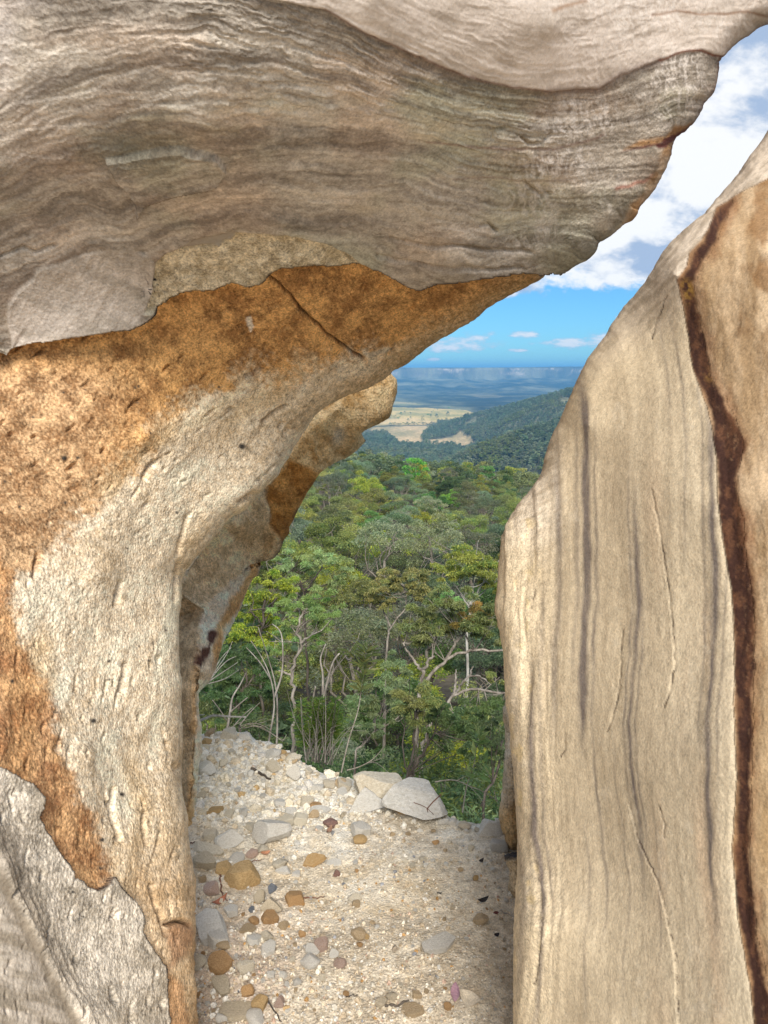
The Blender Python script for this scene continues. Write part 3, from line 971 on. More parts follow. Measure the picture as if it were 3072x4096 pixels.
SEAM_R = [(2935, 810), (2905, 870), (2880, 930), (2850, 985), (2800, 1060), (2765, 1130), (2780, 1230), (2792, 1300), (2835, 1440), (2850, 1510), (2900, 1580), (2950, 1690), (2975, 1770), (2960, 1850),
          (2945, 1950), (2968, 2080), (2972, 2200), (2990, 2330), (3010, 2480), (3012, 2600), (3012, 2800), (3018, 3000), (3005, 3200), (3000, 3389), (3000, 3600), (3015, 3760),
          (3045, 3900), (3066, 4000), (3085, 4096), (3120, 5000), (3160, 6600)]
SL = densify(SEAM_L, 9, 6, 14, 1 / 110)
POLY_FACE = SL + [(7000, 6600), (7000, 600)]
POLY_SEAM = SL[SL.index(min(SL, key=lambda p: abs(p[1] - 800) + abs(p[0] - 2930))):] + densify(SEAM_R, 9, 9, 15, 1 / 30)[::-1]
CRACKS_S = [[(2620, 1963), (2648, 2130), (2667, 2315), (2685, 2500), (2694, 2648), (2685, 2740), (2657, 2833)],
            [(2481, 2519), (2478, 2640), (2472, 2778), (2450, 2870), (2426, 2926)],
            [(2505, 3213), (2537, 3370), (2611, 3518), (2648, 3667), (2670, 3800), (2676, 3889), (2685, 4096)],
            [(2148, 3444), (2157, 3600), (2157, 3703), (2140, 3850), (2130, 3944)], [(2154, 2362), (2145, 2400), (2140, 2440)],
            [(2640, 3220), (2655, 3300), (2650, 3350)], [(2250, 2930), (2252, 3000), (2235, 3030)], [(2660, 1180), (2630, 1250), (2600, 1350)]]
CRACKS_J = [densify(l_, 5, 7, int(l_[0][0]) % 97, 1 / 24.0) for l_ in CRACKS_S]


def stripe_s(px, py):
    return px + 34 * fbm(py / 620, px / 1800, 2.0, 3, .5, 4) + 9 * fbm(py / 130, px / 200, 0, 3, .5, 6) + 70 * sst(py, 1750, 1150)


def right_disp(px, py, V, dd):
    s = stripe_s(px, py)
    X, Y, Z = V[:, 0], V[:, 1], V[:, 2]
    face = inside(px, py, POLY_FACE)
    fd = pdist(px, py, SL)
    sfd = np.where(face, fd, -fd)
    seam = inside(px, py, POLY_SEAM)
    rough = 0.22 + 1.0 * sst(s, 2330, 2080)
    d = 0.024 * fbm(X * 2.4, Y * 2.4, Z * 2.4, 2, .45, 33) + rough * (0.006 * fbm(s / 60, py / 900, 0, 3, .5, 3) + 0.0030 * ridged(s / 19, py / 300, 0, 3, 5) * sst(s, 2420, 2150)) + 0.0005 * fbm(s / 22, py / 60, 0, 4, .6, 8) + .0005 * fbm(X * 90, Y * 90, Z * 90, 3, .6, 3)
    d += 0.02 * ridged(s / 120, py / 1200, 0, 2, 9) * sst(s, 2220, 2060)
    d -= 0.0016 * groove(px, py, CRACKS_J, 3.0, 0)
    st = CRACKS_J[2]
    sd = pdist(px, py, st)
    xl = np.interp(py, [p[1] for p in st], [p[0] for p in st])
    d += sst(xl - px, -5, 5) * sst(py, 3190, 3300) * 0.0022 * np.exp(-sd / 220)
    st = CRACKS_J[0]
    sd = pdist(px, py, st)
    xl = np.interp(py, [p[1] for p in st], [p[0] for p in st])
    d += sst(xl - px, -5, 5) * sst(py, 1950, 2050) * sst(py, 2840, 2760) * 0.0008 * np.exp(-sd / 120)
    # the grey skin ends in a proud edge; iron seam and ochre face lie behind it
    rec = -0.006 * sst(sfd, -22, 40)
    top = (face & (py < 1200))
    rec = np.where(top, rec + 0.05 * sst(fd, 60, 0) * 0, rec)
    d = d + rec
    d += sst(sfd, 0, 40) * 0.004 * fbm(px / 70, py / 160, 5, 4)
    return d * sst(dd, -20, 25)


def right_cols(R):
    px, py = R['px'], R['py']
    s = stripe_s(px, py)
    face, seam = inside(px, py, POLY_FACE), inside(px, py, POLY_SEAM)
    v = 0.42 * fbm(s / 60, py / 1700, 0, 3, .55, 2) + (.09 + .3 * sst(s, 2350, 2150)) * fbm(s / 18, py / 300, 0, 4, .6, 4) + 0.13 * fbm(s / 6, py / 90, 0, 3, .6, 7) + .13 * fbm(px / 90, py / 110, 5, 5, .62) + .10 * fbm(px / 8, py / 8, 3, 2)
    base = lerp((0.375, 0.305, 0.215), (0.60, 0.51, 0.375), sst(v, -0.65, 0.5))
    pink = sst(fbm(s / 130, py / 900, 3, 3), -0.1, 0.4) * sst(np.abs(s - 2740), 190, 60) * sst(py, 1700, 2100)
    base = lerp(base, (0.56, 0.415, 0.285), pink * 0.65)
    dk = np.zeros(px.shape)
    for x, w, y0, y1, a in ((2338, 15, 1500, 2950, .95), (2378, 7, 1700, 2900, .6), (2300, 8, 1700, 2700, .45), (2228, 14, 1750, 2900, .55), (2150, 11, 2700, 4100, .75), (2180, 8, 2300, 3700, .4),
                            (2545, 11, 2000, 3500, .7), (2520, 5, 1900, 3300, .5), (2570, 5, 2500, 3400, .5), (2858, 16, 1500, 3700, .7), (2822, 7, 1400, 3000, .4), (2900, 6, 1700, 3300, .35), (2385, 6, 2900, 3700, .5),
                            (2470, 5, 3000, 4000, .35), (2320, 7, 3300, 4100, .35), (2750, 6, 1300, 2200, .35), (2690, 9, 1250, 1700, .3), (2095, 9, 2500, 4000, .35), (2620, 5, 3200, 3900, .3)):
        wob = x + 16 * fbm(py / 210, np.full(px.shape, x * .01), 0, 3, .5, 3)
        wid = w * (1 + 0.6 * fbm(py / 170, np.full(px.shape, x * .02), 1, 2, .5, 5))
        g = np.exp(-((s - wob) / wid) ** 2) * sst(py, y0 - 150, y0 + 200) * sst(py, y1 + 200, y1 - 250)
        dk = np.maximum(dk, g * a * (0.8 + 0.5 * fbm(s / 9, py / 150, 0, 3)))
    base = lerp(base, (0.165, 0.138, 0.122), np.clip(dk * 1.55, 0, 1))
    wht = sst(fbm(px / 60, py / 90, 2, 5, .6), 0.3, 0.6) * 0.35
    base = lerp(base, (0.62, 0.55, 0.44), wht)
    up = sst(py + .5 * (px - 2500), 1500, 1150)
    fib = sst(ridged((px + py) / 26, (py - px) / 150, 0, 3, 4), 0.1, .7)
    base = lerp(base, lerp((0.31, 0.26, 0.215), (0.52, 0.455, 0.395), fib), up * 0.85)
    lf = sst(px, 2300, 2150) * sst(py, 2300, 2050)
    base = lerp(base, lerp((0.28, 0.235, 0.19), (0.56, 0.50, 0.43), sst(ridged((px * .8 + py) / 22, (py - px) / 160, 0, 3, 4), 0, .8)), lf * .7)
    yel = sst(fbm(px / 25, py / 60, 2, 3), 0.25, 0.5) * np.exp(-((s - 2115) / 40) ** 2) * 0.5
    base = lerp(base, (0.52, 0.40, 0.20), yel)
    ck = groove(px, py, CRACKS_J, 2.4, 0) * (.45 + .55 * sst(fbm(px / 30, py / 45, 6, 2), -.3, .2))
    base = lerp(base, (0.055, 0.036, 0.026), np.clip(ck * 1.1, 0, 1) * sst(fbm(px / 60, py / 60, 3, 3), -.45, -.05))
    # ochre face beyond the seam
    f1 = fbm(px / 60, py / 240, 4, 4)
    oc = lerp((0.41, 0.275, 0.15), (0.60, 0.44, 0.275), sst(f1 + .4 * fbm(px / 14, py / 40, 2, 3), -.5, .5))
    stain = sst(fbm(px / 80, py / 110, 7, 4) + sst(px, 2960, 3060) * 0.35 - .1, 0.05, 0.4) * sst(py, 1700, 1100)
    oc = lerp(oc, (0.27, 0.145, 0.06), stain * .8)
    oc = lerp(oc, (0.44, 0.29, 0.14), sst(py, 1700, 3200) * .5)
    edge = pdist(px, py, SL)
    iron = lerp((0.050, 0.021, 0.014), (0.125, 0.055, 0.028), sst(fbm(px / 26, py / 60, 1, 4) + .3 * fbm(px / 7, py / 7, 1, 2), -.1, .5))
    right_side = sst(edge, 40, 85)
    iron = lerp(iron, (0.17, 0.075, 0.035), right_side * sst(fbm(px / 40, py / 140, 5, 3), -.35, .3) * .8)
    spk = sst(fbm(px / 14, py / 20, 7, 4, .65), 0.2, 0.5) * sst(edge, 20, 60)
    iron = lerp(iron, (0.30, 0.17, 0.09), spk * .55)
    yel2 = np.exp(-((px - 2735) / 28) ** 2 - ((py - 1160) / 38) ** 2) + .8 * np.exp(-((px - 2845) / 20) ** 2 - ((py - 1500) / 22) ** 2)
    iron = lerp(iron, (0.33, 0.185, 0.045), np.clip(yel2 * 1.3, 0, 1) * sst(fbm(px / 14, py / 14, 2, 3), -.3, .2))
    sd = sdist(px + 14 * fbm(px / 40, py / 60, 3, 4, .6), py, POLY_SEAM[::2]) - 3 + 16 * fbm(0 * px, py / 150, 4, 3)
    oc = lerp(oc, (0.27, 0.13, 0.06), sst(sd + 30 * fbm(px / 30, py / 90, 9, 4), -60, 10) * .7)
    oc = lerp(oc, iron, sst(sd, -9, 9))
    base = np.minimum(base * np.array([1.33, 1.30, 1.23]), .85)
    col = lerp(base, oc, sst(np.where(face, edge, -edge), -3.5, 3.5))
    rim = np.exp(-(R['dd'] / 8) ** 2) * np.exp(-((py - 2420) / 70) ** 2)
    col = lerp(col, (0.16, 0.055, 0.03), rim * .9)
    al = np.where(face, 0.6, 0.55 + 0.45 * sst(s, 2300, 2080))
    return np.concatenate([col, al[:, None]], 1), face, seam


XS = grid_lines(1900, 5950, 1970, 3096, 4.5)
YS = grid_lines(-2250, 6550, 500, 4120, 4.5)
RR = relief(POLY_R, SIL_R, lambda x, y: rbf(CTRL_R, x, y), XS, YS, 4.5, 0.11, 80, right_disp, centre=(4000, 2600, 2.2))
CR, FACE_R, SEAM_M = right_cols(RR)
rb = bpy.data.objects.new('striped_boulder', None)
COL.objects.link(rb)
rb.location = (0.8, 1.3, 0)
tag(rb, 'tall tan boulder with vertical grey stripes and a dark iron seam', 'boulder')
child_world('striped_skin', split_mesh('striped_skin', RR, CR, ~FACE_R, M_STRIPE), rb)
child_world('iron_seam', split_mesh('iron_seam', RR, CR, FACE_R & SEAM_M, M_STRIPE), rb)['label'] = 'dark red brown iron seam down the boulder'
child_world('ochre_face', split_mesh('ochre_face', RR, CR, FACE_R & ~SEAM_M, M_STRIPE), rb)['label'] = 'smooth ochre stone face beyond the iron seam'
# ------------------------------------------------------------------ the smaller boulders of the arch
from mathutils.geometry import delaunay_2d_cdt


def facet_depth(pts, edges):
    P2 = [Vector((p[0], p[1])) for p in pts]
    vo, eo, fo, ov, oe, of = delaunay_2d_cdt(P2, edges, [], 0, 1e-3)
    D = [pts[o[0]][2] if o else 2.5 for o in ov]

    def f(px, py):
        out = np.full(px.shape, 2.6)
        for t in fo:
            (x1, y1), (x2, y2), (x3, y3) = [tuple(vo[i]) for i in t]
            det = (y2 - y3) * (x1 - x3) + (x3 - x2) * (y1 - y3)
            if abs(det) < 1e-9:
                continue
            a = ((y2 - y3) * (px - x3) + (x3 - x2) * (py - y3)) / det
            b = ((y3 - y1) * (px - x3) + (x1 - x3) * (py - y3)) / det
            c = 1 - a - b
            m = (a >= -1e-6) & (b >= -1e-6) & (c >= -1e-6)
            out[m] = (a * D[t[0]] + b * D[t[1]] + c * D[t[2]])[m]
        return out - .12 + .72 * sst(py, 2850, 2150)
    return f


NOSE = [(1200, 1380), (1480, 1430), (1565, 1495), (1586, 1519), (1588, 1570), (1569, 1617), (1559, 1664), (1518, 1692), (1457, 1722), (1447, 1735), (1462, 1766), (1430, 1800),
        (1389, 1827), (1328, 1861), (1281, 1888), (1253, 1936), (1226, 1976), (1206, 2017), (1192, 2044), (1175, 2078), (1155, 2105),
        (1155, 2132), (1135, 2159), (1118, 2207), (1091, 2234), (1043, 2248), (1043, 2268), (1030, 2295), (1009, 2315), (989, 2356),
        (969, 2410), (948, 2458), (928, 2505), (901, 2553), (880, 2607), (860, 2675), (840, 2722), (792, 2773), (795, 2842), (803, 2897),
        (809, 2951), (810, 2994), (798, 3038), (790, 3113), (782, 3195), (776, 3276), (763, 3330), (750, 3420)]
SIL_B = densify(NOSE, 7, 3.0, 21, 1 / 20)
POLY_B = SIL_B + [(500, 3420), (420, 2400), (520, 1500)]
PB = [(1480, 1420, 2.56), (1588, 1530, 2.60), (1565, 1650, 2.58), (1460, 1722, 2.52), (1470, 1766, 2.72), (1380, 1830, 2.66), (1290, 1885, 2.50), (1150, 1840, 2.45), (1350, 1640, 2.42), (1240, 1720, 2.40),
      (1206, 2017, 2.56), (1160, 2120, 2.60), (1118, 2165, 2.60), (1078, 2085, 2.52), (1066, 1950, 2.42), (1095, 2236, 2.70), (1043, 2255, 2.78), (950, 2292, 2.60), (880, 2370, 2.52),
      (812, 2440, 2.46), (700, 2360, 2.30), (880, 2090, 2.26), (1009, 2315, 2.90), (928, 2505, 2.88), (850, 2700, 2.86), (792, 2775, 2.82), (795, 2560, 2.46), (785, 2680, 2.46),
      (781, 2790, 2.47), (780, 2930, 2.47), (774, 3060, 2.48), (765, 3180, 2.50), (744, 3250, 2.54), (810, 2960, 2.74), (788, 3150, 2.72), (765, 3330, 2.70), (750, 3420, 2.68), (680, 2480, 2.68), (660, 2800, 2.68), (640, 3200, 2.66), (640, 3420, 2.75),
      (500, 3420, 2.8), (420, 2400, 2.7), (520, 1500, 2.5), (1200, 1380, 2.5), (1330, 1700, 2.46)]
_ix = {(p[0], p[1]): i for i, p in enumerate(PB)}
EB = []
for _c in ([(1480, 1420), (1350, 1640), (1240, 1720), (1150, 1840), (1066, 1950), (1078, 2085), (1118, 2165), (1095, 2236), (950, 2292), (880, 2370), (812, 2440), (795, 2560), (785, 2680), (781, 2790), (780, 2930), (774, 3060), (765, 3180), (744, 3250)],
           [(812, 2440), (700, 2360)], [(1150, 1840), (1290, 1885)], [(1118, 2165), (1160, 2120)], [(812, 2440), (680, 2480)], [(880, 2090), (1066, 1950)]):
    EB += [(_ix[a], _ix[b]) for a, b in zip(_c[:-1], _c[1:])]
_fd = facet_depth(PB, EB)


def back_disp(px, py, V, dd):
    X, Y, Z = V[:, 0], V[:, 1], V[:, 2]
    return (0.03 * fbm(X * 4, Y * 4, Z * 4, 4, .55, 3) + 0.014 * ridged(X * 9 + Z * 7, Y * 9, Z * 3, 3, 5) + 0.008 * fbm(X * 34, Y * 34, Z * 34, 3, .6, 9)) * sst(dd, -10, 18)


RBK = relief(POLY_B, SIL_B, _fd, grid_lines(380, 1640, 560, 1620, 6, 1.3), grid_lines(1330, 3460, 1400, 3430, 6, 1.3), 6.0, 0.05, 34, back_disp,
             rings=((.03, 3), (.1, 14), (.25, 40), (.5, 90)), centre=(800, 2000, 3.2))
px, py = RBK['px'], RBK['py']
wx = px + 14 * fbm(px / 50, py / 50, 1, 3)
wy = py + 14 * fbm(px / 50, py / 50, 4, 3)
med, spk = fbm(px / 45, py / 45, 3, 4), fbm(px / 9, py / 9, 2, 3, .7)
c = lerp((0.48, 0.29, 0.115), (0.80, 0.60, 0.345), sst(med + .6 * spk, -.7, .5))
f2 = sst(sdist(wx, wy, [(1165, 1835), (1290, 1890), (1215, 2020), (1165, 2140), (1110, 2200), (1112, 2160), (1076, 2085), (1064, 1950)]), -10, 10)
c = lerp(c, lerp((0.34, 0.155, 0.04), (0.64, 0.35, 0.115), sst(med + .7 * spk, -.6, .6)), f2)
f3 = sst(sdist(wx, wy, [(1064, 1950), (1076, 2085), (1120, 2165), (1100, 2240), (1043, 2255), (950, 2292), (880, 2370), (812, 2440), (600, 2420), (820, 2000)]), -7, 7)
c = lerp(c, lerp((0.42, 0.31, 0.185), (0.70, 0.56, 0.38), sst(med + .8 * spk, -.7, .6)), f3)
f4 = sst(sdist(wx, wy, [(1050, 2245), (950, 2292), (880, 2370), (812, 2440), (795, 2560), (780, 2790), (770, 3340), (830, 3340), (840, 2750), (1060, 2320)]), -5, 5)
t4 = (px - np.interp(py, [2290, 2440, 2560, 2790, 3300], [950, 812, 795, 780, 760])) / np.maximum(np.interp(py, [2290, 2440, 2560, 2700, 2790, 3300], [95, 145, 110, 75, 20, 20]), 1)
pal = lerp((0.46, 0.37, 0.27), (0.72, 0.645, 0.54), sst(med + .6 * spk, -.7, .4))
pill = lerp(pal, lerp((0.40, 0.22, 0.09), (0.62, 0.42, 0.21), sst(med + .7 * spk, -.6, .5)), sst(t4 + .25 * med, .38, .55) * sst(t4 + .3 * med, 1.05, .75) * sst(py, 2720, 2600))
c = lerp(c, pill, f4)
f5 = sst(sdist(wx, wy, [(812, 2440), (795, 2560), (785, 2680), (781, 2790), (780, 2930), (774, 3060), (765, 3180), (744, 3250), (560, 3300), (560, 2400), (700, 2380)]), -3, 3)
c = lerp(c, lerp((0.27, 0.20, 0.125), (0.50, 0.39, 0.27), sst(med + .8 * spk, -.6, .6)) * np.array([1, .92, .8]), f5)
c = lerp(c, (0.70, 0.66, 0.60), .8 * np.exp(-((wx - 1355) / 26) ** 2 - ((wy - 1745) / 32) ** 2))
for x, y, a, b, r in ((838, 2548, 16, 24, -.5), (803, 2630, 15, 38, -.35), (820, 2590, 6, 20, -.4)):
    u, v = (px - x) * math.cos(r) - (py - y) * math.sin(r), (px - x) * math.sin(r) + (py - y) * math.cos(r)
    c = lerp(c, (0.085, 0.038, 0.028), np.clip(1.8 * np.exp(-(u / a) ** 4 - (v / b) ** 4), 0, 1))
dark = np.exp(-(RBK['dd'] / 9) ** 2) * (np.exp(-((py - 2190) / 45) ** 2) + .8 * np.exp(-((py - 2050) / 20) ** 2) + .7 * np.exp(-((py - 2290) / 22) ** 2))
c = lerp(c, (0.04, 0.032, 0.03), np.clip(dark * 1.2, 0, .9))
cr = groove(px, py, [[(1080, 2090), (1110, 2120), (1128, 2160)], [(1060, 1960), (1075, 2040), (1080, 2090)]], 5)
c = lerp(c, (0.12, 0.06, 0.03), cr * .6)
c = np.minimum(c * np.array([1.12, 1.07, 1.0]) * (1 + .28 * np.clip(f3 + f4 + f5, 0, 1))[:, None], .87)
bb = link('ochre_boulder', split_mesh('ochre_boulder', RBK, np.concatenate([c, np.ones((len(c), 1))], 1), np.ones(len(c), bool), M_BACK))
tag(bb, 'broken ochre boulder with a pointed nose jutting out behind the cream wall', 'boulder')


def small_boulder(name, label, line, rest, depth, cols, seed, R=.1, W=45, rough=1.0):
    sil = densify(line, 6, 4, seed, 1 / 24)
    xs_ = [p[0] for p in sil + rest]
    ys_ = [p[1] for p in sil + rest]
    r = relief(sil + rest, sil, depth, grid_lines(min(xs_) - 20, max(xs_) + 20, min(xs_) - 8, max(xs_) + 8, 6), grid_lines(min(ys_) - 20, max(ys_) + 20, min(ys_) - 8, max(ys_) + 8, 6), 6.0, R, W,
               lambda px, py, V, dd: rough * (0.02 * fbm(V[:, 0] * 6, V[:, 1] * 6, V[:, 2] * 6, 4, .55, seed) + .01 * ridged(V[:, 0] * 16, V[:, 1] * 16, V[:, 2] * 7, 3, seed) + .006 * fbm(V[:, 0] * 50, V[:, 1] * 50, V[:, 2] * 50, 3, .6, seed)),
               rings=((.03, 3), (.1, 12), (.22, 30), (.4, 60)), centre=(np.mean(xs_), np.mean(ys_), 2.9))
    px, py = r['px'], r['py']
    c = cols(px, py, fbm(px / 40, py / 60, seed, 4), fbm(px / 8, py / 8, 2, 3, .7))
    o = link(name, split_mesh(name, r, np.concatenate([c, np.ones((len(c), 1))], 1), np.ones(len(c), bool), M_BACK))
    tag(o, label, 'boulder')
    return o


small_boulder('cream_boulder', 'cream boulder with ochre foot wedged behind the striped boulder',
              [(2240, 2640), (2120, 2690), (2060, 2750), (2027, 2810), (2019, 2832), (2019, 2999), (2014, 3114), (2012, 3194), (2005, 3259), (2016, 3339), (2037, 3389), (2077, 3407), (2140, 3425), (2240, 3430)],
              [], lambda x, y: 2.38 + .0004 * (x - 2040) + 0 * y,
              lambda px, py, m, s: lerp(lerp((0.52, 0.43, 0.31), (0.74, 0.68, 0.58), sst(m + .6 * s, -.6, .4)), lerp((0.44, 0.26, 0.11), (0.64, 0.45, 0.24), sst(m + .6 * s, -.6, .5)),
                                        sst(.55 * (px - 2030) + .42 * (py - 3150) + 40 * m, -10, 60)), 41)
small_boulder('wedge_stone', 'tan wedge stone with dark capped top under the cream boulder',
              [(2160, 3412), (2088, 3400), (2050, 3410), (2029, 3429), (2034, 3460), (2045, 3490), (2048, 3556), (2060, 3590), (2160, 3600)], [],
              lambda x, y: 2.18 + 0 * x, lambda px, py, m, s: lerp(lerp((0.44, 0.31, 0.17), (0.66, 0.53, 0.36), sst(m + .6 * s, -.6, .4)), (0.05, 0.045, 0.05), sst(3438 - py + 14 * m + 0 * px, -6, 6)), 43, .06, 30)

# ------------------------------------------------------------------ the ledge
EDGE_PX = [(801, 2900), (927, 2910), (986, 2917), (1071, 2936), (1130, 2972), (1180, 2996), (1223, 3034), (1290, 3070), (1375, 3090), (1459, 3104), (1543, 3130), (1611, 3155), (1678, 3182),
           (1763, 3215), (1797, 3234), (1847, 3246), (1915, 3258), (2008, 3248)]
_r = ray(np.array([p[0] for p in EDGE_PX]), np.array([p[1] for p in EDGE_PX]))
_d = 1.372 / (-_r[:, 2] - 0.08 * _r[:, 1])
EDGE_X, EDGE_Y = _r[:, 0] * _d, _r[:, 1] * _d
_o = np.argsort(EDGE_X)
EDGE_X, EDGE_Y = EDGE_X[_o], EDGE_Y[_o]


def softp(x, k=0.08):
    return 0.5 * (x + np.sqrt(x * x + k * k))


def gz(x, y, fine=False):
    x, y = np.asarray(x, float), np.asarray(y, float)
    z = -0.08 * softp(y - 1.6, 0.15)
    ye = np.interp(x, EDGE_X, EDGE_Y) + .05 * fbm(x * 7, 0 * x, 5, 3)
    z = z - 1.0 * (softp(y - ye - .03, 0.07))
    z = z + 0.022 * fbm(x * 2.2, y * 2.2, 0, 3, .5, 3)
    z = z - 1.0 * softp(np.abs(x) - 3.2, .3) * sst(y, -.5, 1.5)
    # banks against the rocks
    z = z + 0.05 * sst(-x - .42, 0, .35) * sst(y, 3.4, 2.2) + 0.05 * sst(x - .36 - .1 * (y - 1.4), 0, .25)
    if fine:
        rub = sst(-x + .12 * y + .25 * fbm(x * 3, y * 3, 0, 2), .25, .6)
        z = z + (0.009 + .012 * rub) * fbm(x * 11, y * 11, 0, 4, .6, 5) + 0.005 * fbm(x * 42, y * 42, 0, 3, .65, 6) * (1 + rub) + 0.0025 * fbm(x * 120, y * 120, 0, 2, .6, 7)
    return z


gx_ = grid_lines(-14, 14, -1.12, .72, 0.0085, 1.2)
gy_ = grid_lines(-22, 9.5, 1.15, 4.15, 0.0095, 1.2)  # unseen sand carried on behind the camera to bounce light onto the roof
GX, GY = np.meshgrid(gx_, gy_)
GZ = gz(GX, GY, True)
V = np.stack([GX.ravel(), GY.ravel(), GZ.ravel()], 1)
J, I = np.meshgrid(np.arange(len(gy_) - 1), np.arange(len(gx_) - 1), indexing='ij')
b0 = (J * len(gx_) + I).ravel()
Q = np.stack([b0, b0 + 1, b0 + 1 + len(gx_), b0 + len(gx_)], 1)
x, y = V[:, 0], V[:, 1]
m1, m2, m3 = fbm(x * 3, y * 3, 1, 4), fbm(x * 14, y * 14, 2, 4, .6), fbm(x * 80, y * 80, 3, 3, .65)
sand = lerp((0.49, 0.41, 0.305), (0.76, 0.68, 0.55), sst(m2 * .7 + m3 * .8 + .4 * m1, -.7, .55))
dust_and_light = sst(y + .5 * m1 + .25 * m2, 1.95, 2.65)  # far sand whiter: partly pale dust, partly brighter light put into the colour
sand = lerp(sand, lerp((0.62, 0.56, 0.455), (0.82, 0.785, 0.70), sst(m2 * .7 + m3 * .6, -.7, .4)), dust_and_light)
sand = lerp(sand, (0.60, 0.46, 0.27), .4 * sst(m1, .12, .4) * (1 - dust_and_light))
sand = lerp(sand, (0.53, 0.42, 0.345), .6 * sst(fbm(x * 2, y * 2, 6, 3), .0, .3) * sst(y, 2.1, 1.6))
sand = lerp(sand, (0.30, 0.26, 0.21), sst(y - np.interp(x, EDGE_X, EDGE_Y), .12, 1.0) * .8)
M_SAND = mat_rock('sandy_ground', 210, 0.9, 0.007, 0.42, 0.95)
M_SAND.node_tree.nodes['Principled BSDF'].inputs['Specular IOR Level'].default_value = 0.12
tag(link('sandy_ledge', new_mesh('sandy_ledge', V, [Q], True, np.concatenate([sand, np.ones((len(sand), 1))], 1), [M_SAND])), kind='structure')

# ------------------------------------------------------------------ the valley: one terrain sheet to the horizon
PROF_Y = [-50, -2, 0, 1.2, 2.5, 4, 6, 10, 15, 20, 30, 45, 60, 100, 150, 200, 300, 450, 700, 1000, 1400, 2000, 6000, 6600, 7400, 8300, 8900, 9010, 9060, 9300, 30000]
PROF_Z = [-.8, -.6, -.5, -.6, -1.2, -2.4, -4.0, -7.0, -10, -13, -18.5, -23.5, -26.5, -31, -34.5, -37.5, -44.5, -65, -114, -163, -200, -210, -210, -203, -172, -134, -108, -100, 24, 32, 60]
CREST = [[(1660, 1750, 2650), (1690, 1737, 2620), (1790, 1692, 2600), (1900, 1655, 2550), (2020, 1625, 2450), (2150, 1592, 2300), (2330, 1542, 2100), (2800, 1460, 1900), (3600, 1400, 1800)],
         [(1880, 1812, 1500), (1960, 1790, 1450), (2070, 1745, 1380), (2200, 1690, 1300), (2500, 1600, 1250), (3300, 1500, 1200)]]
CREST_W = []
for _l in CREST:
    _cr = []
    for _px, _py, _yy in _l:
        r_ = ray(np.array(_px), np.array(_py))
        _cr.append(tuple(CAM + r_ * (_yy / r_[1]) - np.array([0, 0, 9])))
    CREST_W.append(_cr)


def tz(x, y):
    x, y = np.asarray(x, float), np.asarray(y, float)
    r = np.sqrt(x * x + y * y)
    yy = np.where(y > 0, np.maximum(y, r * 0.55), -1 - 0 * y)
    # scarp line wanders
    far = sst(yy, 4500, 7000)
    wig = 900 * fbm(x / 2600, 0 * x, 3, 4, .55, 4) + 150 * fbm(x / 480, 0 * x, 7, 4, .6, 4)
    z = np.interp(yy + far * wig * sst(yy, 5000, 8200), PROF_Y, PROF_Z)
    z = z + far * sst(yy + wig, 8200, 8900) * sst(yy + wig, 9055, 9020) * 52 * fbm(x / 620, 0 * x, 8, 4, .6, 3)
    z = z + far * (26 * fbm(x / 900, yy / 900, 1, 4, .55, 8) * sst(yy + wig, 9300, 8800) + 9 * fbm(x / 3000, 0 * x, 2, 3) + 34 * (ridged(x / 420 + .4 * fbm(yy / 700, 0 * x, 2, 2), yy / 2600, 6, 3, 8) - .3) * sst(yy + wig, 6500, 7600) * sst(yy + wig, 9000, 8500)) + far * sst(yy + wig, 9000, 9400) * 0.004 * (x - 1200) * .5 + sst(yy + wig, 9000, 9400) * 30 * fbm(x / 1100, 0 * x, 3, 5, .55, 2)
    side = np.clip(x, -160, 160)
    z = z - 0.10 * side * sst(yy, 60, 200) * sst(yy, 800, 400)
    z = z + 0.05 * np.abs(np.clip(x, -60, 60)) * sst(yy, 8, 40) * sst(yy, 90, 50) * 0
    amp = np.clip(yy * 0.012, 0, 5) * sst(yy, 2100, 1500)
    z = z + amp * fbm(x / 60, yy / 60, 2, 4, .55, 5) + .25 * np.clip(yy / 10, 0, 1) * fbm(x / 3, y / 3, 2, 3, .5, 6) * sst(yy, 300, 100)
    # the wooded spur on the right
    best = np.full(np.shape(x), -1e4)
    for (x1, y1, z1), (x2, y2, z2) in [s_ for c_ in CREST_W for s_ in zip(c_[:-1], c_[1:])]:
        dx, dy = x2 - x1, y2 - y1
        t = np.clip(((x - x1) * dx + (y - y1) * dy) / (dx * dx + dy * dy), 0, 1)
        d = np.sqrt((x - x1 - t * dx) ** 2 + (y - y1 - t * dy) ** 2)
        best = np.maximum(best, z1 + t * (z2 - z1) - 0.52 * np.sqrt(d * d + 30 ** 2) + 15 + 14 * fbm(x / 150, y / 150, 4, 4, .55, 9) * np.clip(d / 120, 0, 1))
    k = 8.0
    hmax = np.maximum(z, best)
    z = np.where(yy > 500, hmax + k * np.exp(-np.abs(z - best) / k) * .5 * (best > -900), z)
    return z


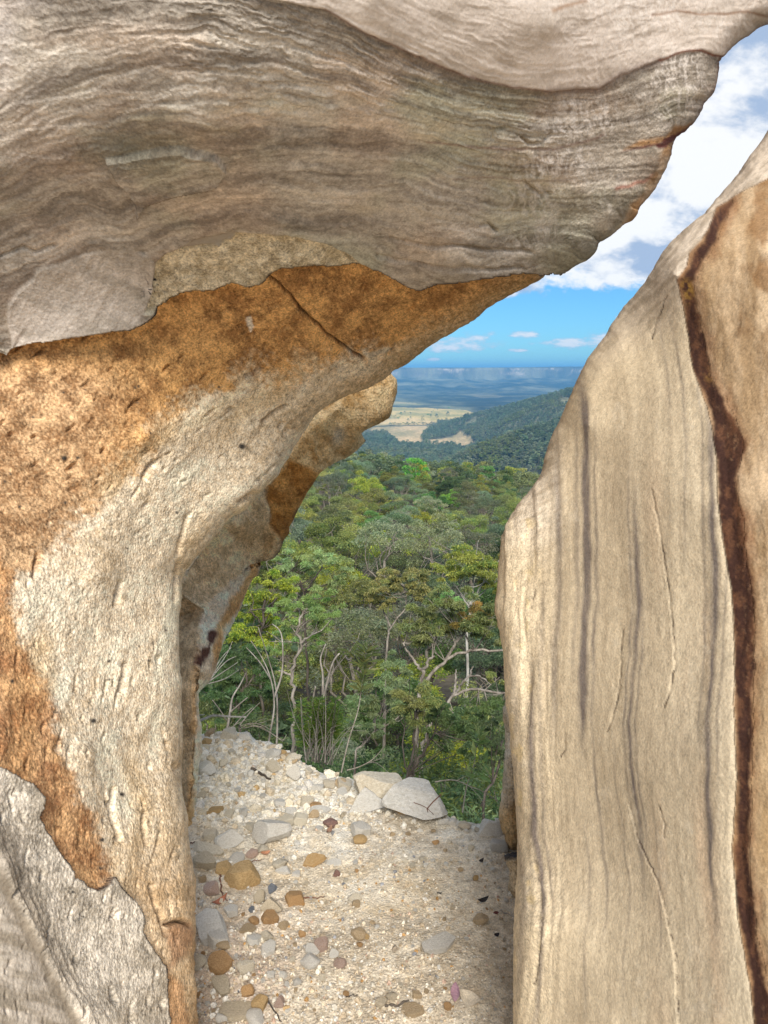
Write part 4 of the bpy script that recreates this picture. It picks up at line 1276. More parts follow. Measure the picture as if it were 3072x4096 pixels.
az = np.concatenate([np.radians(np.arange(-180, -9, 6)), np.radians(np.arange(-9, 22, .07)), np.radians(np.arange(22, 180.1, 6))])
az = np.unique(np.clip(az, -math.pi, math.pi))[:-1]
rad = np.concatenate([[0.0], np.exp(np.linspace(math.log(1.0), math.log(600), 200)), np.exp(np.linspace(math.log(600), math.log(3500), 90))[1:],
                      np.exp(np.linspace(math.log(3500), math.log(7600), 70))[1:], np.linspace(7600, 10600, 300)[1:], np.exp(np.linspace(math.log(10600), math.log(33000), 14))[1:]])
AZ, RA = np.meshgrid(az, rad)
TX, TY = RA * np.sin(AZ), RA * np.cos(AZ)
TZ = tz(TX, TY)
V = np.stack([TX.ravel(), TY.ravel(), TZ.ravel()], 1)
na, nr = len(az), len(rad)
J, I = np.meshgrid(np.arange(nr - 1), np.arange(na), indexing='ij')
I2 = (I + 1) % na
Q = np.stack([(J * na + I).ravel(), (J * na + I2).ravel(), ((J + 1) * na + I2).ravel(), ((J + 1) * na + I).ravel()], 1)
x, y, z = V[:, 0], V[:, 1], V[:, 2]
r = np.sqrt(x * x + y * y)
n1, n2, n3 = fbm(x / 700, y / 900, 1, 5, .55), fbm(x / 120, y / 160, 2, 5, .6), fbm(x / 9, y / 9, 3, 4, .6)
lit = lerp((0.11, 0.09, 0.065), (0.25, 0.205, 0.15), sst(n3, -.4, .4))                     # leaf litter on the near slopes
lit = lerp(lit, (0.06, 0.075, 0.03), sst(fbm(x / 4, y / 4, 5, 4), -.05, .3) * .6)
wood = lerp((0.04, 0.048, 0.034), (0.32, 0.31, 0.19), sst(.7 * n2 + .6 * n1 + .7 * fbm(x / 700, y / 330, 5, 4) + .6 * fbm(x / 190, y / 800, 9, 4, .6), -.5, .95))        # far woodland; sunlit and shaded patches of the slopes put into the colour
grass = lerp((0.17, 0.16, 0.09), (0.30, 0.26, 0.15), sst(n2, -.4, .4))
clear = sst(fbm(x / 420, y / 1500, 6, 4, .5), .14, .24) * sst(y, 3700, 4100) * sst(y, 6800, 6000)
vall = lerp(wood, grass, clear * .75)
c = lerp(lit, vall, sst(r, 250, 900))
# paddocks on the valley floor, as ground shapes
def on_floor(pxl):
    out = []
    for a, b in pxl:
        rr = ray(np.array(a), np.array(b))
        t = (-210 - CAM[2]) / rr[2]
        out.append((float(rr[0] * t), float(rr[1] * t)))
    return out


floor = (z < -196) & (y > 1500)
pad = np.zeros(len(x))
wxx, wyy = x + 14 * fbm(x / 60, y / 60, 1, 3), y + 40 * fbm(x / 60, y / 120, 5, 3)
for pl, cc in (([(1480, 1645), (1560, 1628), (1700, 1632), (1860, 1640), (1905, 1655), (1850, 1678), (1745, 1690), (1640, 1676), (1540, 1668), (1480, 1672)], (0.62, 0.45, 0.18)),
               ([(1480, 1682), (1560, 1672), (1660, 1672), (1745, 1684), (1700, 1700), (1560, 1700), (1480, 1702)], (0.64, 0.46, 0.22)),
               ([(1480, 1712), (1530, 1706), (1700, 1703), (1745, 1704), (1705, 1728), (1685, 1752), (1705, 1778), (1600, 1775), (1540, 1730), (1480, 1735)], (0.55, 0.40, 0.22)),
               ([(1690, 1768), (1740, 1757), (1835, 1748), (1890, 1735), (1985, 1738), (1978, 1760), (1945, 1782), (1890, 1790), (1790, 1782), (1730, 1776)], (0.52, 0.38, 0.21)),
               ([(1500, 1612), (1580, 1606), (1660, 1612), (1700, 1620), (1620, 1622), (1500, 1622)], (0.42, 0.35, 0.18))):
    s = sdist(wxx, wyy, on_floor(pl))
    k = sst(s, -8, 10) * floor
    c = lerp(c, lerp(np.array(cc) * np.array([.62, .74, .72]), np.array(cc) * 1.15, sst(n2 + .6 * fbm(x / 45, y / 150, 8, 4), -.45, .4)), k)
    pad = np.maximum(pad, k)
# escarpment: pale cliffs above wooded talus
s_az = np.roll(TZ, -1, 0) - TZ
slope = (s_az / np.maximum(np.roll(RA, -1, 0) - RA, 1e-3)).ravel()
cliff = sst(slope + .12 * fbm(x / 90, z / 25, 3, 3), .42, .8) * (y > 6500) * (.12 + .88 * sst(fbm(x / 420, z / 70, 2, 5, .62), -.02, .3)) * sst(z, -85 + 40 * fbm(x / 500, 0 * x, 4, 3), -40)
c = lerp(c, lerp((0.16, 0.14, 0.115), (0.72, 0.59, 0.46), sst(fbm(x / 150, z / 28, 2, 4, .6) + .25 * fbm(x / 45, z / 45, 7, 3), -.25, .4)), cliff)
mt, nt, b = mat_new('valley_ground')
at_ = nd(nt, 'ShaderNodeAttribute', attribute_name='col')
geo = nd(nt, 'ShaderNodeNewGeometry')
f1 = n_noise(nt, geo.outputs['Position'], 0.09, 5, .65)
f2 = n_noise(nt, geo.outputs['Position'], 1.6, 4, .65)
f = n_math(nt, 'MULTIPLY', n_range(nt, f1, .3, .7, .62, 1.38), n_range(nt, f2, .3, .7, .75, 1.25))
nt.links.new(n_scale(nt, at_.outputs['Color'], f), b.inputs['Base Color'])
b.inputs['Roughness'].default_value = 1.0
b.inputs['Specular IOR Level'].default_value = 0.0
tag(link('valley_terrain', new_mesh('valley_terrain', V, [Q], True, c, [mt])), kind='structure')
# ------------------------------------------------------------------ haze
hz = mat_new('haze')
hz[1].nodes.remove(hz[2])
pv = nd(hz[1], 'ShaderNodeVolumePrincipled')
pv.inputs['Color'].default_value = (0.20, 0.56, 1.0, 1)
pv.inputs['Density'].default_value = 1.0e-4
pv.inputs['Anisotropy'].default_value = 0.0
hz[1].links.new(pv.outputs[0], hz[1].nodes['Material Output'].inputs['Volume'])
x0, x1, z0, z1 = -34000, 34000, -260, 140
Vb = np.array([(a, b_, c_) for c_ in (z0, z1) for b_ in (x0, x1) for a in (x0, x1)], float)
Fb = np.array([(0, 2, 3, 1), (4, 5, 7, 6), (0, 1, 5, 4), (2, 6, 7, 3), (0, 4, 6, 2), (1, 3, 7, 5)])
tag(link('haze', new_mesh('haze', Vb, [Fb], False, None, [hz[0]])), kind='stuff')
# ------------------------------------------------------------------ loose stones
def ico(sub):
    bm = bmesh.new()
    bmesh.ops.create_icosphere(bm, subdivisions=sub, radius=1.0)
    bm.verts.ensure_lookup_table()
    V = np.array([v.co[:] for v in bm.verts])
    F = np.array([[v.index for v in f.verts] for f in bm.faces])
    bm.free()
    return V, F


ICO = {s: ico(s) for s in (1, 2, 3, 4)}


def stone_mesh(kind, seed, sub, mat=None):
    rs = np.random.RandomState(seed)
    V, F = ICO[sub]
    V = V.copy()

    def cut(n, o):
        nonlocal V
        n = np.array(n, float)
        n /= np.linalg.norm(n)
        d = V @ n - o
        V = V - np.outer(np.maximum(d, 0) * .97, n)
    if kind == 'block':
        a = rs.uniform(0, .7)
        for k in range(4):
            t = a + k * math.pi / 2 + rs.uniform(-.35, .35)
            cut((math.cos(t), math.sin(t), rs.uniform(-.25, .35)), rs.uniform(.58, .78))
        cut((rs.uniform(-.3, .3), rs.uniform(-.3, .3), 1), rs.uniform(.45, .62))
        cut((0, 0, -1), .5)
        for k in range(5):
            cut(rs.normal(size=3), rs.uniform(.62, .85))
    elif kind == 'wedge':
        for k in range(3):
            t = rs.uniform(0, 1) + k * 2.1 + rs.uniform(-.3, .3)
            cut((math.cos(t), math.sin(t), .45), rs.uniform(.36, .5))
        cut((0, 0, -1), .4)
        for k in range(4):
            cut(rs.normal(size=3), rs.uniform(.6, .8))
    elif kind == 'flake':
        cut((rs.uniform(-.2, .2), rs.uniform(-.2, .2), 1), .32)
        cut((0, 0, -1), .3)
        for k in range(6):
            t = k * 1.05 + rs.uniform(-.4, .4)
            cut((math.cos(t), math.sin(t), rs.uniform(-.2, .3)), rs.uniform(.5, .85))
    else:
        for k in range(10):
            cut(rs.normal(size=3), rs.uniform(.52, .85))
    V = V / np.abs(V).max(0)
    N = V / np.linalg.norm(V, axis=1, keepdims=True)
    V = V + N * (0.055 * fbm(V[:, 0] * 2.2 + seed, V[:, 1] * 2.2, V[:, 2] * 2.2, 3, .55, seed % 50) + .022 * fbm(V[:, 0] * 9 + seed, V[:, 1] * 9, V[:, 2] * 9, 2, .6, 3))[:, None]
    return new_mesh('stone', V, [F], False)


def M_st(name, a, b, c=None):
    return mat_noise(name, a, b, 9, 0.9, 0.008, 0.95, (1, 1, 1), .14, c)


ST = {'white': M_st('stone_white', (0.65, 0.62, 0.555), (0.84, 0.82, 0.77)), 'grey': M_st('stone_grey', (0.62, 0.585, 0.52), (0.82, 0.79, 0.73)),
      'cream': M_st('stone_cream', (0.57, 0.495, 0.37), (0.79, 0.73, 0.61)), 'beige': M_st('stone_beige', (0.47, 0.395, 0.28), (0.69, 0.60, 0.46)),
      'tan': M_st('stone_tan', (0.42, 0.30, 0.17), (0.63, 0.50, 0.34)), 'ochre': M_st('stone_ochre', (0.44, 0.28, 0.12), (0.68, 0.49, 0.26)),
      'orange': M_st('stone_orange', (0.42, 0.235, 0.10), (0.64, 0.42, 0.22)), 'pink': M_st('stone_pink', (0.42, 0.27, 0.21), (0.63, 0.50, 0.43)),
      'slate': M_st('stone_slate', (0.13, 0.145, 0.17), (0.30, 0.32, 0.36)), 'maroon': M_st('stone_maroon', (0.20, 0.10, 0.085), (0.42, 0.28, 0.24)),
      'half': M_st('stone_half_ochre', (0.66, 0.62, 0.53), (0.74, 0.66, 0.50), (0.50, 0.27, 0.09)), 'rust': M_st('stone_rust', (0.55, 0.32, 0.12), (0.68, 0.50, 0.28), (0.70, 0.66, 0.58))}


def ground_hit(px, py):
    for _k in range(40):
        r = ray(np.array(float(px)), np.array(float(py)))
        t = np.linspace(.9, 4.6, 140)
        P = CAM[None] + r[None] * t[:, None]
        h = P[:, 2] < gz(P[:, 0], P[:, 1])
        if h.any():
            break
        py += 5
    i = int(np.argmax(h))
    t = np.linspace(t[max(i - 1, 0)], t[i], 24)
    P = CAM[None] + r[None] * t[:, None]
    i = int(np.argmax(P[:, 2] < gz(P[:, 0], P[:, 1])))
    return float(t[i])


_lib = {}


def place_stone(px, py, w, h, col, kind, label, group=None, rot=None, seed=0, tilt=.24, sub=3, sink=.0):
    rs = np.random.RandomState(int(px * 7 + py * 13 + seed) % 99991)
    d = ground_hit(px, py + .22 * h)
    el = math.atan((py - 2048) / FPX) + PITCH
    W_ = w / FPX * d / 2
    H_ = h / FPX * d / 2
    if kind == 'flake':
        sx, sy = W_, H_ / max(math.sin(el), .35) * .92
        sz = min(W_, sy) * .40
    else:
        sx, sy = W_, W_ * .82
        sz = (H_ - math.sin(el) * sy * .8) / (math.cos(el) * .95)
        sz = min(max(sz, .58 * W_), 1.15 * W_)
    key = (kind, (int(px) + int(py)) % (9 if sub < 3 else 1000), sub)
    if sub >= 3:
        me = stone_mesh(kind, int(px + 3 * py) % 5000 + seed, sub)
    else:
        if key not in _lib:
            _lib[key] = stone_mesh(kind, key[1] * 31 + len(kind) * 7, sub)
        base = _lib[key]
        k2 = key + (col,)
        if k2 not in _lib:
            m2 = base.copy()
            m2.materials.clear()
            m2.materials.append(ST[col])
            _lib[k2] = m2
        me = _lib[k2]
    if sub >= 3:
        me.materials.append(ST[col])
    o = bpy.data.objects.new('stone', me)
    COL.objects.link(o)
    p = CAM + ray(np.array(float(px)), np.array(float(py + .22 * h))) * d
    ye = float(np.interp(p[0], EDGE_X, EDGE_Y)) - .07 - .5 * sy
    if p[1] > ye:
        p = np.array([p[0] * ye / p[1], ye, p[2]])
    z = float(gz(p[0], p[1], True))
    o.scale = (sx, sy, sz)
    rz = rs.uniform(-.3, .3) if rot is None else rot
    o.rotation_euler = (rs.uniform(-tilt, tilt), rs.uniform(-tilt, tilt), rz)
    o.location = (p[0], p[1] + .15 * sy, z + sz * (.66 - sink))
    tag(o, label, 'stone', group)
    return o


HERO = [
    (1086, 3337, 156, 98, 'grey', 'block', 'big pale grey block, the largest loose stone on the sandy ledge'),
    (922, 3356, 118, 94, 'white', 'wedge', 'white pyramid-shaped stone left of the big pale grey block'),
    (832, 3406, 128, 42, 'cream', 'flake', 'flat cream slab resting against the foot of the cream wall'),
    (815, 3450, 90, 72, 'beige', 'block', 'beige block tucked beneath the flat cream slab'),
    (970, 3512, 146, 98, 'ochre', 'block', 'large ochre brick-shaped stone, the biggest yellow one on the sand'),
    (893, 3476, 68, 62, 'ochre', 'lump', 'dull ochre lump touching the back of the ochre brick-shaped stone'),
    (948, 3433, 62, 56, 'grey', 'lump', 'rounded grey stone behind the large ochre brick-shaped stone'),
    (1175, 3594, 82, 70, 'orange', 'block', 'squarish orange stone with a thin straight twig at its right'),
    (1042, 3592, 54, 66, 'beige', 'lump', 'upright beige lump behind the leaning beige wedge'),
    (1082, 3630, 88, 92, 'beige', 'wedge', 'leaning beige wedge standing over a split orange stone'),
    (924, 3641, 64, 50, 'grey', 'block', 'pale grey block just behind the large white slab'),
    (838, 3705, 134, 124, 'white', 'flake', 'large flat white slab leaning at the cream wall, smooth face up'),
    (872, 3763, 92, 84, 'grey', 'block', 'layered grey white block below the large white slab'),
    (896, 3797, 62, 44, 'tan', 'lump', 'tan stone half under the layered grey white block'),
    (880, 3862, 98, 78, 'orange', 'flake', 'flat orange-tan stone with a rough face by the wall foot'),
    (797, 3866, 60, 70, 'cream', 'lump', 'lumpy cream stone squeezed against the wall beside the orange-tan flat one'),
    (981, 3872, 68, 72, 'cream', 'lump', 'lumpy cream stone right of the flat orange-tan stone'),
    (989, 3724, 70, 36, 'tan', 'flake', 'thin tan chip above the white chip'),
    (1015, 3752, 62, 46, 'white', 'flake', 'clean white chip with a pointed end'),
    (1069, 3742, 54, 54, 'cream', 'lump', 'cream lump right of the clean white chip'),
    (1076, 3796, 62, 54, 'grey', 'flake', 'olive grey flake with a sharp shadowed front edge'),
    (1078, 3681, 74, 36, 'orange', 'block', 'low orange stone split in two under the leaning wedge'),
    (1016, 3690, 48, 34, 'orange', 'lump', 'low orange lump left of the split orange stone'),
    (1136, 3706, 44, 32, 'tan', 'lump', 'small tan crumb right of the split orange stone'),
    (883, 3937, 94, 64, 'beige', 'flake', 'triangular beige flake near the bottom left of the sand'),
    (946, 4034, 142, 70, 'beige', 'flake', 'big jagged beige grey flake at the bottom left of the sand'),
    (1041, 4017, 66, 76, 'ochre', 'lump', 'round ochre stone at the bottom beside an elongated orange one'),
    (990, 3976, 54, 84, 'orange', 'lump', 'elongated orange stone standing beside the round ochre one'),
    (1120, 4008, 50, 54, 'pink', 'wedge', 'pointed white and maroon stone near the bottom twig'),
    (1024, 4076, 84, 50, 'grey', 'lump', 'smooth pale stone cut by the bottom edge of the picture'),
    (886, 4078, 46, 44, 'grey', 'lump', 'grey lump at the bottom beside the jagged beige grey flake'),
    (1249, 3806, 56, 38, 'white', 'flake', 'white flake with a pointed tip in the middle of the sand'),
    (1288, 3783, 62, 58, 'pink', 'block', 'pinkish tan block between two white flakes'),
    (1334, 3820, 42, 50, 'white', 'wedge', 'small white wedge right of the pinkish tan block'),
    (1240, 3852, 78, 46, 'grey', 'lump', 'elongated speckled grey stone below the white flakes'),
    (1361, 3862, 54, 40, 'pink', 'lump', 'pink brown rounded stone right of the elongated grey one'),
    (1187, 3931, 38, 40, 'grey', 'lump', 'round speckled grey pebble pair in the middle foreground'),
    (1291, 3918, 30, 38, 'cream', 'lump', 'small pale upright stone right of the round grey pebble'),
    (1250, 3444, 108, 42, 'rust', 'flake', 'long flat stone with a rusty orange top lying alone on the sand'),
    (1334, 3446, 64, 26, 'white', 'flake', 'thin white bar right of the rusty flat stone'),
    (1131, 3488, 64, 24, 'white', 'flake', 'narrow white bar above two white crumbs'),
    (1187, 3494, 38, 26, 'grey', 'flake', 'small grey white chip at the end of the narrow bar'),
    (1122, 3462, 66, 48, 'cream', 'lump', 'pale cream lump behind the narrow white bar'),
    (1346, 3497, 32, 40, 'maroon', 'wedge', 'small maroon pink stone standing alone on the pale sand'),
    (1086, 3558, 38, 36, 'slate', 'flake', 'dark blue slate chip beside the ochre brick-shaped stone'),
    (1006, 3632, 30, 22, 'slate', 'flake', 'small blue slate chip left of the leaning beige wedge'),
    (1438, 3361, 62, 36, 'ochre', 'lump', 'small yellow ochre stone in front of a pale grey one'),
    (1446, 3325, 84, 54, 'grey', 'block', 'half buried pale grey stone behind the yellow ochre one'),
    (1324, 3293, 54, 42, 'maroon', 'lump', 'red brown stone with a dry brown leaf beside it'),
    (1142, 3289, 66, 50, 'half', 'block', 'white stone with an ochre side behind the big grey block'),
    (1201, 3279, 54, 52, 'half', 'lump', 'rounded white stone with a yellow stain right behind the big grey block'),
    (850, 3560, 70, 54, 'pink', 'lump', 'white stone with a raspberry pink patch beside the wall'),
    (808, 3520, 34, 46, 'tan', 'lump', 'shaded tan stone in the corner by the cream wall'),
    (1423, 3616, 36, 34, 'tan', 'block', 'tan cube-like pebble in front of a pale half buried one'),
    (1418, 3592, 54, 36, 'cream', 'lump', 'pale half buried pebble behind the tan cube-like one'),
    (1433, 3738, 64, 50, 'tan', 'lump', 'sandy tan lump in the middle of the sand'),
    (1468, 3748, 24, 30, 'ochre', 'wedge', 'narrow ochre sliver right of the sandy tan lump'),
    (1438, 3778, 26, 24, 'orange', 'lump', 'pinkish orange pebble just below the sandy tan lump'),
    (1921, 3676, 68, 56, 'tan', 'lump', 'lone ochre tan stone with a dark flake perched on top'),
    (1668, 3978, 44, 42, 'tan', 'block', 'tan cube-shaped stone in the lower right of the sand'),
    (1649, 4038, 94, 52, 'tan', 'flake', 'flat tan stone at the end of the dark foreground twig'),
    (1569, 3990, 48, 34, 'beige', 'lump', 'beige pebble above the dark foreground twig'),
    (1528, 4012, 50, 40, 'beige', 'block', 'beige block at the left end of the dark foreground twig'),
    (1791, 4028, 34, 38, 'orange', 'lump', 'orange pebble left of the pale dry leaf'),
    (1384, 3981, 28, 28, 'orange', 'lump', 'round orange pebble alone in the lower middle'),
    (1902, 3511, 24, 30, 'ochre', 'lump', 'small ochre pebble standing near the cream boulder foot'),
    (1885, 3396, 26, 36, 'cream', 'lump', 'upright pale pebble in the upper right of the sand'),
    (1743, 3367, 28, 24, 'orange', 'lump', 'single orange pebble on the white upper sand'),
    (1996, 3386, 74, 48, 'white', 'block', 'white slab leaning at the foot of the cream boulder'),
    (919, 2932, 64, 52, 'cream', 'block', 'squat tan white stone topping the rubble bank at the far left'),
    (841, 2918, 42, 28, 'tan', 'lump', 'tan stone on the bank crest beside the wall'),
    (984, 2924, 50, 36, 'grey', 'lump', 'grey white stone on the bank crest under dry twigs'),
    (826, 2970, 36, 36, 'ochre', 'lump', 'ochre stone against the broken boulder below the bank crest'),
    (820, 3004, 42, 32, 'half', 'lump', 'white stone with ochre base below the bank crest by the wall'),
    (1162, 2968, 42, 34, 'tan', 'lump', 'tan stone at the right shoulder of the rubble bank'),
    (1092, 3018, 62, 36, 'white', 'lump', 'long white stone lying across the rubble bank'),
    (1132, 3014, 30, 38, 'ochre', 'lump', 'yellow upright stone beside the long white one on the bank'),
    (1170, 3036, 40, 38, 'tan', 'lump', 'round tan stone below the yellow upright one'),
    (1172, 3000, 54, 34, 'cream', 'lump', 'broad cream stone behind the round tan one'),
    (1096, 3068, 56, 62, 'cream', 'wedge', 'tall cream stone half buried in the rubble bank'),
    (1181, 3098, 62, 76, 'grey', 'wedge', 'jagged charcoal grey and white stone standing in the rubble'),
    (820, 3072, 72, 52, 'white', 'block', 'white half buried block at the left edge of the bank'),
    (1312, 3134, 52, 34, 'cream', 'lump', 'pale rounded stone in the rubble below the edge'),
    (1362, 3130, 46, 42, 'tan', 'lump', 'tan rounded stone beside the pointed white slab'),
    (1269, 3153, 46, 38, 'white', 'block', 'clean white angular stone in the middle of the rubble'),
    (1369, 3166, 42, 34, 'white', 'flake', 'white chip left of the pointed white slab'),
    (1229, 3202, 50, 44, 'cream', 'block', 'pale pink cream block with a dark hollow under it'),
    (1258, 3223, 50, 26, 'orange', 'lump', 'orange stone in front of the pink cream block'),
    (1118, 3210, 48, 32, 'white', 'lump', 'white stone in the middle of the left rubble slope'),
    (1160, 3250, 42, 38, 'white', 'block', 'white block in the rubble behind the big grey one'),
    (1278, 3244, 80, 24, 'white', 'flake', 'long white flat stone below the orange one'),
    (1253, 3265, 40, 40, 'tan', 'lump', 'tan knobbly stone under the long white flat one'),
    (848, 3244, 74, 24, 'ochre', 'flake', 'flat ochre flake on the left slope near the cleft'),
    (1286, 3066, 32, 24, 'white', 'lump', 'white stone at the brink beneath the green bush'),
    (1345, 3076, 40, 32, 'white', 'block', 'white stone at the brink beside the leafy sapling stem'),
    (1376, 3096, 54, 28, 'cream', 'block', 'cream stone at the brink left of the big edge slabs'),
    (1774, 3293, 42, 28, 'white', 'lump', 'small white stone on the bright right part of the ledge'),
    (1060, 3312, 40, 34, 'beige', 'lump', 'beige stone peeping out behind the big pale grey block'),
    (1000, 3304, 52, 40, 'cream', 'lump', 'cream lump between the white pyramid and the big grey block'),
    (838, 3336, 60, 46, 'cream', 'block', 'cream block high against the wall behind the flat slab'),
    (1050, 3402, 50, 28, 'cream', 'lump', 'flat cream lump in front of the big pale grey block'),
    (1008, 3408, 54, 30, 'pink', 'lump', 'pinkish white lump under the white pyramid stone'),
]
for h_ in HERO:
    k_ = 1.22 if h_[1] < 3300 else 1.06
    place_stone(h_[0], h_[1], h_[2] * k_, h_[3] * k_, *h_[4:])
# the long rusty-bottomed slab on the right and the four slabs at the brink
place_stone(1760, 3778, 168, 62, 'grey', 'flake', 'long white slab with a rusty underside on the right of the sand', rot=.42)
for (a, b, w_, hh, cc, kk, lb, rt, sk) in (
        (1468, 3196, 175, 150, 'white', 'wedge', 'big pointed white slab rising near the brink', .1, .25),
        (1500, 3104, 210, 80, 'cream', 'lump', 'broad cream hump on the brink behind the pointed slab', 0, .1),
        (1675, 3172, 275, 122, 'white', 'lump', 'great white slab with a yellow edge at the brink', -.12, .12),
        (1958, 3236, 116, 88, 'white', 'wedge', 'white peaked stone at the brink beside the cream boulder', .2, .1),
        (1812, 3248, 48, 36, 'white', 'lump', 'small white stone right of the great white slab', .2, 0),
        (1860, 3258, 60, 44, 'cream', 'lump', 'rounded cream stone at the brink in the gap', .2, 0)):
    place_stone(a, b, w_, hh, cc, kk, lb, rot=rt, sink=sk, sub=4)

rs = np.random.RandomState(77)
taken = [(h_[0], h_[1], max(h_[2], h_[3])) for h_ in HERO] + [(1760, 3778, 170), (1468, 3196, 150), (1690, 3190, 200)]
WORDS = {'white': 'small chalky white stone loose on the sandy ledge', 'cream': 'small cream stone loose on the sandy ledge', 'grey': 'small pale grey stone loose on the sandy ledge',
         'tan': 'small tan stone loose on the sandy ledge', 'ochre': 'small yellow ochre stone loose on the sandy ledge', 'orange': 'small rusty orange pebble loose on the sandy ledge',
         'slate': 'small blue grey slate chip loose on the sandy ledge', 'pink': 'small pinkish pebble loose on the sandy ledge', 'beige': 'small beige stone loose on the sandy ledge'}
n_ex, tries = 0, 0
while n_ex < 192 and tries < 6000:
    tries += 1
    zone = rs.rand()
    if zone < .16:
        t = rs.rand()
        px = 810 + 1190 * t
        py = float(np.interp(px, [a_[0] for a_ in EDGE_PX], [a_[1] for a_ in EDGE_PX])) + rs.uniform(-2, 16)
        w = rs.uniform(18, 46)
        cols = ['white'] * 5 + ['cream'] * 5 + ['tan', 'ochre', 'grey']
    elif zone < .55:
        px, py = rs.uniform(800, 1420), rs.uniform(2960, 3320)
        if py < 2935 + .28 * max(0, px - 1000):
            continue
        w = rs.uniform(18, 54)
        cols = ['white'] * 6 + ['cream'] * 6 + ['tan', 'ochre', 'grey', 'beige']
    elif zone < .80:
        px, py = 790 + 420 * rs.rand() ** 1.6, rs.uniform(3320, 4090)
        w = rs.uniform(14, 40)
        cols = ['white', 'white', 'cream', 'cream', 'beige', 'grey', 'grey', 'tan', 'orange', 'ochre']
    elif zone < .89:
        px, py = rs.uniform(1420, 2020), rs.uniform(3250, 3480)
        w = rs.uniform(12, 30)
        cols = ['white', 'white', 'cream', 'cream', 'grey', 'tan']
    else:
        px, py = rs.uniform(1200, 2040), rs.uniform(3420, 4090)
        w = rs.uniform(10, 26)
        cols = ['cream', 'cream', 'beige', 'tan', 'orange', 'cream', 'grey', 'white', 'white', 'beige']
    if any((px - a) ** 2 + (py - b) ** 2 < (.55 * (w + c)) ** 2 for a, b, c in taken):
        continue
    taken.append((px, py, w))
    cc = cols[rs.randint(len(cols))]
    kk = 'flake' if cc == 'slate' else ['block', 'block', 'block', 'wedge', 'flake'][rs.randint(5)]
    place_stone(px, py, w, w * rs.uniform(.6, .85), cc, kk, WORDS[cc], 'small %s stones on the ledge' % cc, rot=rs.uniform(-1.5, 1.5), sub=2, tilt=.3)
    n_ex += 1

# packed rubble between the stones one can pick out
n = 1500
px = np.concatenate([rs.uniform(790, 1460, 1000), 790 + 420 * rs.rand(300) ** 1.5, rs.uniform(1400, 2030, 200)])
py = np.concatenate([2915 + 400 * rs.rand(1000), rs.uniform(3300, 4080, 300), rs.uniform(3180, 3330, 200)])
rub_V, rub_F, rub_C, off = [], [], [], 0
UV, UF = ICO[1]
pal_r = np.array([(.80, .77, .70), (.76, .71, .60), (.70, .63, .50), (.62, .53, .40), (.64, .61, .56), (.60, .42, .22)])
lim_ = np.interp(px, [e_[0] for e_ in EDGE_PX], [e_[1] for e_ in EDGE_PX])
px, py = px[py > lim_ + 4], py[py > lim_ + 4]
_rr = ray(px, py)
_t = np.linspace(.9, 5.5, 400)
_PP = CAM + _rr[:, None, :] * _t[None, :, None]
_hit = _PP[..., 2] < gz(_PP[..., 0], _PP[..., 1])
px, py, _hit = px[_hit.any(1)], py[_hit.any(1)], _hit[_hit.any(1)]
rub_d = _t[np.argmax(_hit, 1)]
rub_k = 0
for a, b in zip(px, py):
    lim = np.interp(a, [e_[0] for e_ in EDGE_PX], [e_[1] for e_ in EDGE_PX])
    d = 1.5 / -ray(np.array(a), np.array(b))[2] * .5 if False else rub_d[rub_k]
    rub_k += 1
    p = CAM + ray(np.array(a), np.array(b)) * d
    s = min(24, 4.5 + rs.exponential(5.0)) * (1.15 if b < 3300 else .8) / FPX * d
    q = UV * (1 + .0 * UV)
    for _ in range(5):
        nn = rs.normal(size=3)
        nn /= np.linalg.norm(nn)
        dd_ = q @ nn - rs.uniform(.5, .85)
        q = q - np.outer(np.maximum(dd_, 0) * .96, nn)
    q = q * rs.uniform(.7, 1.2, 3) * np.array([1, 1, .8]) * s
    th = rs.uniform(0, 6.28)
    q = q @ np.array([[math.cos(th), -math.sin(th), 0], [math.sin(th), math.cos(th), 0], [0, 0, 1]])
    rub_V.append(q + np.array([p[0], p[1], float(gz(p[0], p[1], True)) + s * .25]))
    rub_F.append(UF + off)
    rub_C.append(np.repeat((pal_r[rs.choice(6, p=[.3, .26, .2, .12, .08, .04])] * rs.uniform(.85, 1.08))[None], len(UV), 0))
    off += len(UV)
rc = np.concatenate(rub_C)
tag(link('rubble', new_mesh('rubble', np.concatenate(rub_V), [np.concatenate(rub_F)], False, np.concatenate([rc, np.ones((len(rc), 1)) * .8], 1), [M_SAND])), kind='stuff')

# gravel: nobody could count it
IV, IF = ICO[1]
IV0, IF0 = None, None
bm = bmesh.new()
bmesh.ops.create_icosphere(bm, subdivisions=1, radius=1.0)
bm.free()
oct_V = np.array([(1, 0, 0), (-1, 0, 0), (0, 1, 0), (0, -1, 0), (0, 0, 1), (0, 0, -1), (.6, .6, .5), (-.6, .6, -.4), (.6, -.6, -.3), (-.6, -.6, .5)], float)
from mathutils import geometry as _g
bm = bmesh.new()
for v in oct_V:
    bm.verts.new(v)
bmesh.ops.convex_hull(bm, input=bm.verts)
bm.verts.ensure_lookup_table(); bm.verts.index_update()
PV = np.array([v.co[:] for v in bm.verts])
PF = np.array([[v.index for v in f.verts] for f in bm.faces])
bm.free()
n = 9500
px = rs.uniform(760, 2090, n)
py = 2930 + (4180 - 2930) * rs.rand(n)
r_ = ray(px, py)
d_ = 1.5 / -r_[:, 2]
for _ in range(14):
    P = CAM + r_ * d_[:, None]
    d_ = d_ + (P[:, 2] - gz(P[:, 0], P[:, 1])) / (-r_[:, 2] - .15) * .8
P = CAM + r_ * d_[:, None]
ok = (P[:, 1] < np.interp(P[:, 0], EDGE_X, EDGE_Y) + .12) & (P[:, 1] > 1.0)
P = P[ok]
n = len(P)
